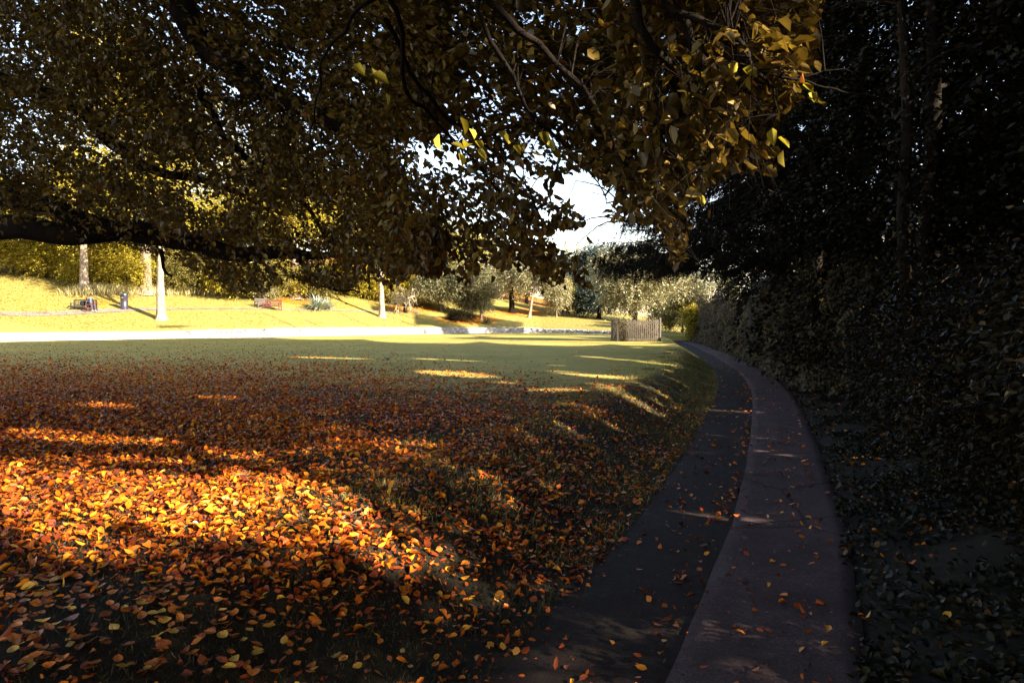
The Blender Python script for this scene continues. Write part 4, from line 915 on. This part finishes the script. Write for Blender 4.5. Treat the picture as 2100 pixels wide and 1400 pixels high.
# bare trailing stem at top right
lim2([at(1560, 150, 3.3), at(1640, 162, 3.3), at(1720, 190, 3.3), at(1790, 193, 3.35), at(1840, 165, 3.4), at(1885, 142, 3.4)], [.006, .006, .006, .006, .005, .002], nm='twig', sides=5)
lim2([at(1590, 155, 3.3), at(1650, 158, 3.3), at(1720, 140, 3.3), at(1760, 160, 3.3), at(1770, 190, 3.3)], [.003, .003, .003, .003, .002], nm='twig', sides=5)
LP = np.concatenate(LIMBS)

def poly_in(px, py, poly):
    c = np.zeros(len(px), bool); n = len(poly); j = n - 1
    for i in range(n):
        xi, yi = poly[i]; xj, yj = poly[j]
        c ^= ((yi > py) != (yj > py)) & (px < (xj - xi) * (py - yi) / (yj - yi + 1e-9) + xi); j = i
    return c
CAN = [(-120,-150),(1700,-150),(1680,60),(1650,190),(1605,240),(1600,300),(1585,360),(1500,340),(1440,400),(1415,430),(1412,480),(1408,540),(1385,555),(1370,500),(1340,470),(1290,450),(1255,455),(1240,440),
       (1262,410),(1262,385),(1240,378),(1212,350),(1180,352),(1155,372),(1132,396),(1145,400),(1190,420),(1210,465),(1150,470),(1128,485),(1165,520),(1200,550),(1215,590),(1190,590),(1160,570),(1130,592),(1100,560),
       (1060,560),(1000,545),(960,592),(925,560),(880,572),(850,560),(800,590),(770,575),(700,596),(640,588),(600,572),(540,600),(470,602),(440,575),(400,556),(360,535),(300,520),(240,500),(160,492),(60,490),(-120,490)]
HOLES = [(865,345,55,80,.16),(840,290,34,34,.35),(1010,330,120,110,.62),(920,300,60,50,.6),(1150,255,34,30,.3),(1165,300,22,30,.3),(430,405,70,34,.16),(640,445,60,38,.14),(200,300,55,30,.25),(370,350,75,26,.3),(500,330,40,20,.5),(885,435,60,18,.45),(540,215,70,60,.8),(600,130,60,20,.75),
         (1075,330,40,60,.75),(1110,410,30,45,.6),(1100,530,50,25,.8),(230,440,60,22,.6),(470,470,90,16,.65),(980,480,60,30,.8),(770,330,30,40,.8),(1230,190,40,30,.75),(1290,240,40,40,.8),(760,470,60,50,.85)]
def canopy_density(px, py):
    d = poly_in(px, py, CAN).astype(float)
    for cx, cy, rx, ry, k in HOLES:
        f = np.clip(1.5 - np.hypot((px - cx) / rx, (py - cy) / ry), 0, 1); d *= 1 - (1 - k) * f
    d *= np.clip(.80 + .30 * np.sin(px * .021 + py * .013) * np.sin(px * .012 - py * .027 + 1) + .16 * np.sin(px * .05 + 2) * np.sin(py * .06), 0.3, 1)
    return d
def depth_rng(px): return np.interp(px, [0, 500, 700, 850, 1000, 1150, 1300, 1600], [8.0, 7.5, 6.6, 5.2, 4.8, 4.4, 3.4, 3.0]), np.interp(px, [0, 500, 700, 850, 1000, 1150, 1300, 1600], [13.5, 12.5, 11, 9, 8, 7, 6.0, 5.2])
def canopy(n, target, base, pxr, rng, size, name='leaves', tw=True, jn=.0):
    px = rng.uniform(*pxr, n); py = rng.uniform(-140, 610, n); k = rng.random(n) < canopy_density(px, py); px, py = px[k], py[k]; n = len(px)
    lo, hi = depth_rng(px); dp = lo + (hi - lo) * rng.random(n)
    ly = np.interp(px, [-120, 60, 180, 300, 420, 520, 620, 700], [455, 462, 478, 487, 508, 512, 520, 531])
    kk = ~((px < 690) & (np.abs(py - ly - 2) < np.interp(px, [0, 500, 690], [34, 27, 14])) & (dp < 10.6) & (rng.random(n) < .93)); px, py, dp = px[kk], py[kk], dp[kk]; n = len(px)
    P = np.stack(at(px, py, dp), 1) if False else np.array([at(a, b, c) for a, b, c in zip(px, py, dp)])
    # twig direction: outward from the nearest limb and to the right, drooping
    idx = np.array([np.argmin(((LP - p) ** 2).sum(1)) for p in P]); d = P - LP[idx]
    D = unit(unit(d) * .6 + np.array([.55, -.1, -.35]) + rng.normal(0, .35, (n, 3)))
    Ls = rng.uniform(.22, .5, n); P0 = P - D * (Ls * .5)[:, None]
    mx_, my_ = proj(P0 + D * (Ls * .75)[:, None]); kk = canopy_density(mx_, np.clip(my_, -150, 700)) > 0; P, P0, D, Ls, d, idx = P[kk], P0[kk], D[kk], Ls[kk], d[kk], idx[kk]; n = len(P)
    LV = Leaves(); tb = Tubes(); spray_leaves(LV, P0, D, Ls, 9, size, rng, .3, .64, tb, .0028)
    # carry every third twig back to its limb
    for i in range(0, n, 4):
        L = np.linalg.norm(d[i])
        if .1 < L < .55:
            q = LP[idx[i]]; mdl = (q + P0[i]) / 2 + np.array([0, 0, .12 * L]); tb.add(curve([q, mdl, P0[i]], 6), np.linspace(.006, .0025, 6), 4)
    a_, b_ = LV.cat()[0], 0
    LV.cull(False); P, Dd, N, L, W, R = LV.cat(); qx, qy = proj(P + Dd * L[:, None] * .5); kk = canopy_density(qx, np.clip(qy, -150, 700)) > .0
    kk |= rng.random(len(P)) < .02
    LV.P, LV.D, LV.N, LV.L, LV.W, LV.R = [P[kk]], [Dd[kk]], [N[kk]], [L[kk]], [W[kk]], [R[kk]]
    LV.build('leaves', M['canopy'], target, True, base, vary=True); tb.build('twigs', M['bark'], target, base)
canopy(16500, beech, BB, (-120, 900), rc, .078)
canopy(6200, near_t, BN, (780, 1700), rc, .085)
# a few sprays caught by the sun, also painted lighter in the yellow leaf
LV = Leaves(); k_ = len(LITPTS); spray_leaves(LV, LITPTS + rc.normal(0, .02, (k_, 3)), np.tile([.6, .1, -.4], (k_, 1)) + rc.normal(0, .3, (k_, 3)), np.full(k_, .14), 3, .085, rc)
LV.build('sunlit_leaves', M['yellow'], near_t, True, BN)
# unseen crowns above and behind the frame, added to shade the foreground
for (tgt, bs, c, r, nn) in [(beech, BB, (-9, 9, 11), (7, 7, 5), 2600), (near_t, BN, (2.5, -2.5, 9.5), (6.5, 6.5, 4), 3200), (near_t, BN, (6.5, 3.0, 10), (4.5, 5, 4), 2200), (near_t, BN, (-2.5, 3.5, 9.5), (5, 4.5, 3), 1800), (near_t, BN, (3, -7, 4.5), (6, 3.5, 2.5), 2000)]:
    C, Dr = crown_clusters(c, r, nn, rc, 10, .5); qx, qy = proj(C); vis_ = (C[:, 1] > .3) & (qy > -60) & (qx > -80) & (qx < 2200)
    C, Dr = C[~vis_], Dr[~vis_]
    LV = Leaves(); spray_leaves(LV, C, Dr, rc.uniform(.5, 1.0, len(C)), 9, .19, rc); LV.cull(); LV.build('upper_crown', M['shadeleaf'], tgt, False, bs)

# ------------------------------------------------------------------ fallen leaves, turf, twigs
rf = np.random.default_rng(41)
def litter_density(px, py, x, y):
    v = np.interp(py - np.interp(px, [650, 1000, 1200], [0, 16, 34]) * np.clip((960 - py) / 120, 0, 1), [686, 700, 715, 730, 745, 760, 780, 850, 1000, 1080, 1150, 1250, 1500], [.3, 1.5, 5, 18, 70, 170, 320, 560, 900, 950, 800, 640, 500])
    h = np.interp(px, [0, 500, 700, 850, 1000, 1150, 1400], [1, 1, .85, .62, .50, .40, .30]); bank_ = smooth((x - (XL(y) - np.interp(y, [0, 9, 18, 40], [1.6, 1.7, 1.4, .9]))) / .8); h = h * (1 - bank_ * np.interp(y, [3, 7, 12], [.10, .25, .42]))
    d = v * h; xl = XL(y)
    on = (x > xl) & (x < xl + RW); e = np.exp(-((x - xl - KW + .06) / .07) ** 2)
    edge = np.exp(-((x - xl + .02) / .16) ** 2) * 90 * np.interp(y, [0, 10, 20, 40], [1, .7, .3, 0]); d = d + edge
    d = np.where(on, np.interp(y, [0, 6, 20, 40], [30, 24, 9, 1.5]) * (1 + 5 * e * (rf.random(len(x)) < .8)), d)
    d = np.where(x > xl + RW, 14 * np.interp(y, [0, 30, 60], [1, .8, .3]), d)
    cl = .55 + .9 * np.clip(np.sin(x * 2.1 + np.sin(y * 1.7)) * np.sin(y * 2.6 + np.sin(x * 2.9)) + .5, 0, 1)
    return d * np.where(px > 560, cl, 1)
DM = 300
n_ = 1500000; yy = 40 * rf.random(n_) ** .5 * 1.0; yy = yy + .9; half = .86 * yy + .6; xx = (rf.random(n_) * 2 - 1) * half
area_d = n_ / (2 * .86 * 40 * 40 / 2)                 # samples per m2, even over the wedge
P = np.stack([xx, yy, terrain(xx, yy)], 1); px, py = proj(P); k = rf.random(n_) < litter_density(px, py, xx, yy) / area_d
k &= (yy < np.interp(xx / yy, WA, WALL[:, 1]) - .3) & (px > -150) & (px < 2250) & (py < 1560)
P = P[k]; px, py = px[k], py[k]
print('litter', len(P), area_d)
def on_path_z(P):
    xl = XL(P[:, 1]); r = P[:, 0] - xl; return np.where((r > KW) & (r < RW), .036, np.where((r > 0) & (r <= KW), .010, .012))
P[:, 2] += on_path_z(P) + rf.random(len(P)) * .014
inf = (px > 20) & (px < 2080) & (py > 0) & (py < 1390)
order = np.argsort(np.where(inf, P[:, 1] + (rf.random(len(P))) * .3, 1e9)); near_i = order[:300]; far_i = order[300:]
Q = P[far_i]; n_ = len(Q); LV = Leaves(); qy = Q[:, 1]
sz = rf.uniform(.036, .074, n_) * np.interp(qy, [0, 12, 30], [1, 1, 1.15])
R = np.clip(rf.beta(1.5, 1.5, n_) + .10 * np.sin(Q[:, 0] * 1.3) * np.sin(qy * .9), 0, 1)
LV.add(Q, rf.normal(0, 1, (n_, 3)) * np.array([1, 1, .22]), rf.normal(0, .38, (n_, 3)) + np.array([0, 0, 1.]), sz, sz * rf.uniform(.5, .75, n_), R)
f_ = np.nonzero(qy < 11)[0]; f_ = rf.choice(f_, int(len(f_) * 1.6)); nf = len(f_); FQ = Q[f_].copy(); FQ[:, :2] += rf.normal(0, .10, (nf, 2)); FQ[:, 2] = terrain(FQ[:, 0], FQ[:, 1]); FQ[:, 2] += on_path_z(FQ) - .004
LV.add(FQ, rf.normal(0, 1, (nf, 3)) * np.array([1, 1, .4]), rf.normal(0, .6, (nf, 3)) + np.array([0, 0, 1.]), rf.uniform(.012, .038, nf), rf.uniform(.008, .03, nf), np.clip(rf.normal(.18, .16, nf), 0, .7))
tag(LV.build('leaf_litter', M['litter'], None, True, vary=True), 'carpet of orange and russet fallen leaves thickest at the left of the lawn, thinning onto the path', 'fallen leaves', kind='stuff')
# individual nearest leaves, a dozen shapes
def leaf_mesh(k, r):
    us = np.linspace(0, 1, 9); cu = r.uniform(-.5, .9); sd = r.uniform(-.2, .5); V = []; Fq = []
    wdt = (np.sin(np.pi * us ** .85) ** .8) * .33; wdt[0] = .004; wdt[-1] = .004
    for i, u in enumerate(us):
        ser = 1 + .07 * (i % 2); zc_ = cu * .22 * (u - .5) ** 2 * 4 + .03 * math.sin(u * 7 + k)
        for s in (-1, -.5, 0, .5, 1): V.append((u - .5, s * wdt[i] * ser, zc_ + sd * abs(s) * wdt[i] * .9 + .012 * math.sin(u * 16 + s * 3) * abs(s)))
    for i in range(8):
        for j in range(4): q = i * 5 + j; Fq.append([q, q + 1, q + 6, q + 5])
    b = len(V); V += [(-.5, -.008, V[2][2]), (-.5, .008, V[2][2]), (-.78, .05 + .004, V[2][2] + .02), (-.78, .05 - .004, V[2][2] + .02)]; Fq.append([b, b + 1, b + 2, b + 3])
    me = bpy.data.meshes.new('fallen_leaf'); me.from_pydata(V, [], Fq); me.update(); me.polygons.foreach_set('use_smooth', np.ones(len(Fq), bool)); return me
def leafcol(name, a, b):
    m, n, out = newmat(name); tc = n.nodes.new('ShaderNodeTexCoord').outputs['Object']; f = noise(n, 5, 6, .7, tc); oi = n.nodes.new('ShaderNodeObjectInfo')
    c = ramp(n, [(.3, a), (.65, b)], f)
    hs = n.nodes.new('ShaderNodeHueSaturation'); mr = n.nodes.new('ShaderNodeMapRange'); n.links.new(oi.outputs['Random'], mr.inputs[0]); mr.inputs[3].default_value = .65; mr.inputs[4].default_value = 1.3
    n.links.new(mr.outputs[0], hs.inputs['Value']); n.links.new(c, hs.inputs['Color'])
    sx = n.nodes.new('ShaderNodeSeparateXYZ'); n.links.new(tc, sx.inputs[0]); wv = n.nodes.new('ShaderNodeMath'); wv.operation = 'SINE'
    ab = n.nodes.new('ShaderNodeMath'); ab.operation = 'ABSOLUTE'; n.links.new(sx.outputs[1], ab.inputs[0]); ma = n.nodes.new('ShaderNodeMath'); ma.operation = 'SUBTRACT'; n.links.new(sx.outputs[0], ma.inputs[0]); n.links.new(ab.outputs[0], ma.inputs[1])
    mu = n.nodes.new('ShaderNodeMath'); mu.operation = 'MULTIPLY'; n.links.new(ma.outputs[0], mu.inputs[0]); mu.inputs[1].default_value = 70; n.links.new(mu.outputs[0], wv.inputs[0])
    princ(n, out, hs.outputs[0], .4, wv.outputs[0], .35, .004, .25); return m
kinds = [('orange', leafcol('orange_leaf', (.30,.065,.008), (.50,.16,.012)), 'orange fallen beech leaf lying at the front of the leaf strewn ground'),
         ('yellow', leafcol('amber_leaf', (.42,.18,.015), (.55,.33,.04)), 'amber yellow fallen beech leaf lying at the front of the leaf strewn ground'),
         ('brown', leafcol('russet_leaf', (.12,.025,.006), (.28,.07,.012)), 'dark russet fallen beech leaf lying at the front of the leaf strewn ground')]
LM = [[], [], []]
for c_ in range(3):
    for k in range(5):
        me = leaf_mesh(k, rf); me.materials.append(kinds[c_][1]); LM[c_].append(me)
for q_ in near_i:
    c_ = rf.choice(3, p=[.5, .18, .32]); o = bpy.data.objects.new('fallen_leaf', LM[c_][rf.integers(0, 5)]); COL.objects.link(o)
    p = P[q_]; o.location = (p[0], p[1], p[2] + .006); o.rotation_euler = (rf.normal(0, .22), rf.normal(0, .22), rf.uniform(0, 6.28)); s = rf.uniform(.042, .07); o.scale = (s, s * rf.uniform(.8, 1.15), s)
    tag(o, kinds[c_][2], 'fallen leaf', 'fallen leaves nearest the viewpoint')
# short turf on the near ground
n_ = 260000; yy = 2.0 + 11 * rf.random(n_) ** .75; xx = (rf.random(n_) * 2 - 1) * .85 * yy; k = (xx < XL(yy) - .02) & (np.sin(xx * 3 + np.sin(yy * 2)) * np.sin(yy * 3.3 + xx) + rf.normal(0, .5, n_) > -.2); xx, yy = xx[k], yy[k]; n_ = len(xx)
P = np.stack([xx, yy, terrain(xx, yy) - .003], 1); LV = Leaves(); LV.add(P, rf.normal(0, .55, (n_, 3)) + np.array([0, 0, 1.]), rf.normal(0, 1, (n_, 3)), rf.uniform(.02, .06, n_), .004)
tag(LV.build('turf', M['turf'], None, False), 'thin short grass between the fallen leaves', 'grass', kind='stuff')
n_ = 130000; yy = 5 + 27 * rf.random(n_) ** 1.2; wd_ = np.interp(yy, [0, 9, 18, 40], [2.2, 2.4, 2.2, 1.6]); uu_ = rf.random(n_) * 1.7; xx = XL(yy) - wd_ * uu_
k = (np.sin(xx * 3.7 + np.sin(yy * 2.2)) * np.sin(yy * 2.9 + xx * 1.3) + rf.normal(0, .6, n_)) > np.interp(uu_, [0, .7, 1.7], [-.2, 0, 2.2]) + np.interp(yy, [12, 32], [0, .8]); xx, yy = xx[k], yy[k]; n_ = len(xx); hgt = np.interp(yy, [5, 30], [1, 1.8])
P = np.stack([xx, yy, terrain(xx, yy) - .004], 1); LV = Leaves(); LV.add(P, rf.normal(0, .6, (n_, 3)) + np.array([.25, 0, 1.]), rf.normal(0, 1, (n_, 3)), rf.uniform(.03, .08, n_) * hgt, .006 * hgt)
tag(LV.build('bank_grass', M['bankgrass'], None, False), 'rough olive grass growing on the bank above the path', 'grass', kind='stuff')
# small pale weed on the lawn, twigs on the leaves
q = gpt(795, 738); spiky('weed_plant', 'small pale blue green weed standing alone on the shaded lawn', q, 40, .17, .03, M['weed'], rf)
for (a, lb) in [([(700,1072),(735,1052),(765,1050)], 'thin curved pale twig lying on the sunlit leaves'), ([(660,1045),(700,1072),(745,1095)], 'straight pale twig crossing the curved one on the sunlit leaves'), ([(560,1088),(615,1090)], 'short pale twig lying left of the crossed pair'), ([(470,988),(510,980)], 'short thin twig on the upper edge of the sunlit leaves')]:
    pts = np.array([gpt(*p) for p in a]); pts[:, 2] += .03
    if len(pts) == 2: pts = np.vstack([pts[0], (pts[0] + pts[1]) / 2 + [0, .01, .015], pts[1]])
    t = Tubes(); c0 = pts.mean(0); t.add(curve(pts, 14), np.linspace(.006, .002, 14), 6, .08)
    e = curve(pts, 14)[6]; t.add([e, e + [.05, .04, .02], e + [.11, .05, .01]], [.003, .002, .001], 5)
    o = t.build('twig', M['stick'], None, c0); o.location = c0; tag(o, lb, 'twig')
q = gpt(190, 882); t = Tubes(); t.add(curve([(0,0,0),(.01,0,.06),(.035,0,.16)], 8), np.linspace(.004, .0015, 8), 5); o = t.build('twig', M['stick'], None); o.location = q; tag(o, 'thin twig standing upright out of the leaves near the left edge', 'twig')
pm = leafcol('cream_leaf', (.36,.34,.16), (.52,.48,.26)); pme = leaf_mesh(3, rf); pme.materials.append(pm)
for k, (a_, b_) in enumerate([(398, 1072), (384, 1082), (402, 1086), (378, 1094)]):
    q = gpt(a_, b_); o = bpy.data.objects.new('fallen_leaf', pme); COL.objects.link(o); o.location = (q[0], q[1], q[2] + .045); o.rotation_euler = (rf.normal(.3, .3), rf.normal(0, .3), rf.uniform(0, 6.28)); o.scale = (.06, .065, .06)
    tag(o, 'pale cream leaf among the sunlit orange leaves at near left', 'fallen leaf', 'pale cream leaves')
print('faces', sum(len(o.data.polygons) for o in bpy.data.objects if o.type == 'MESH'))
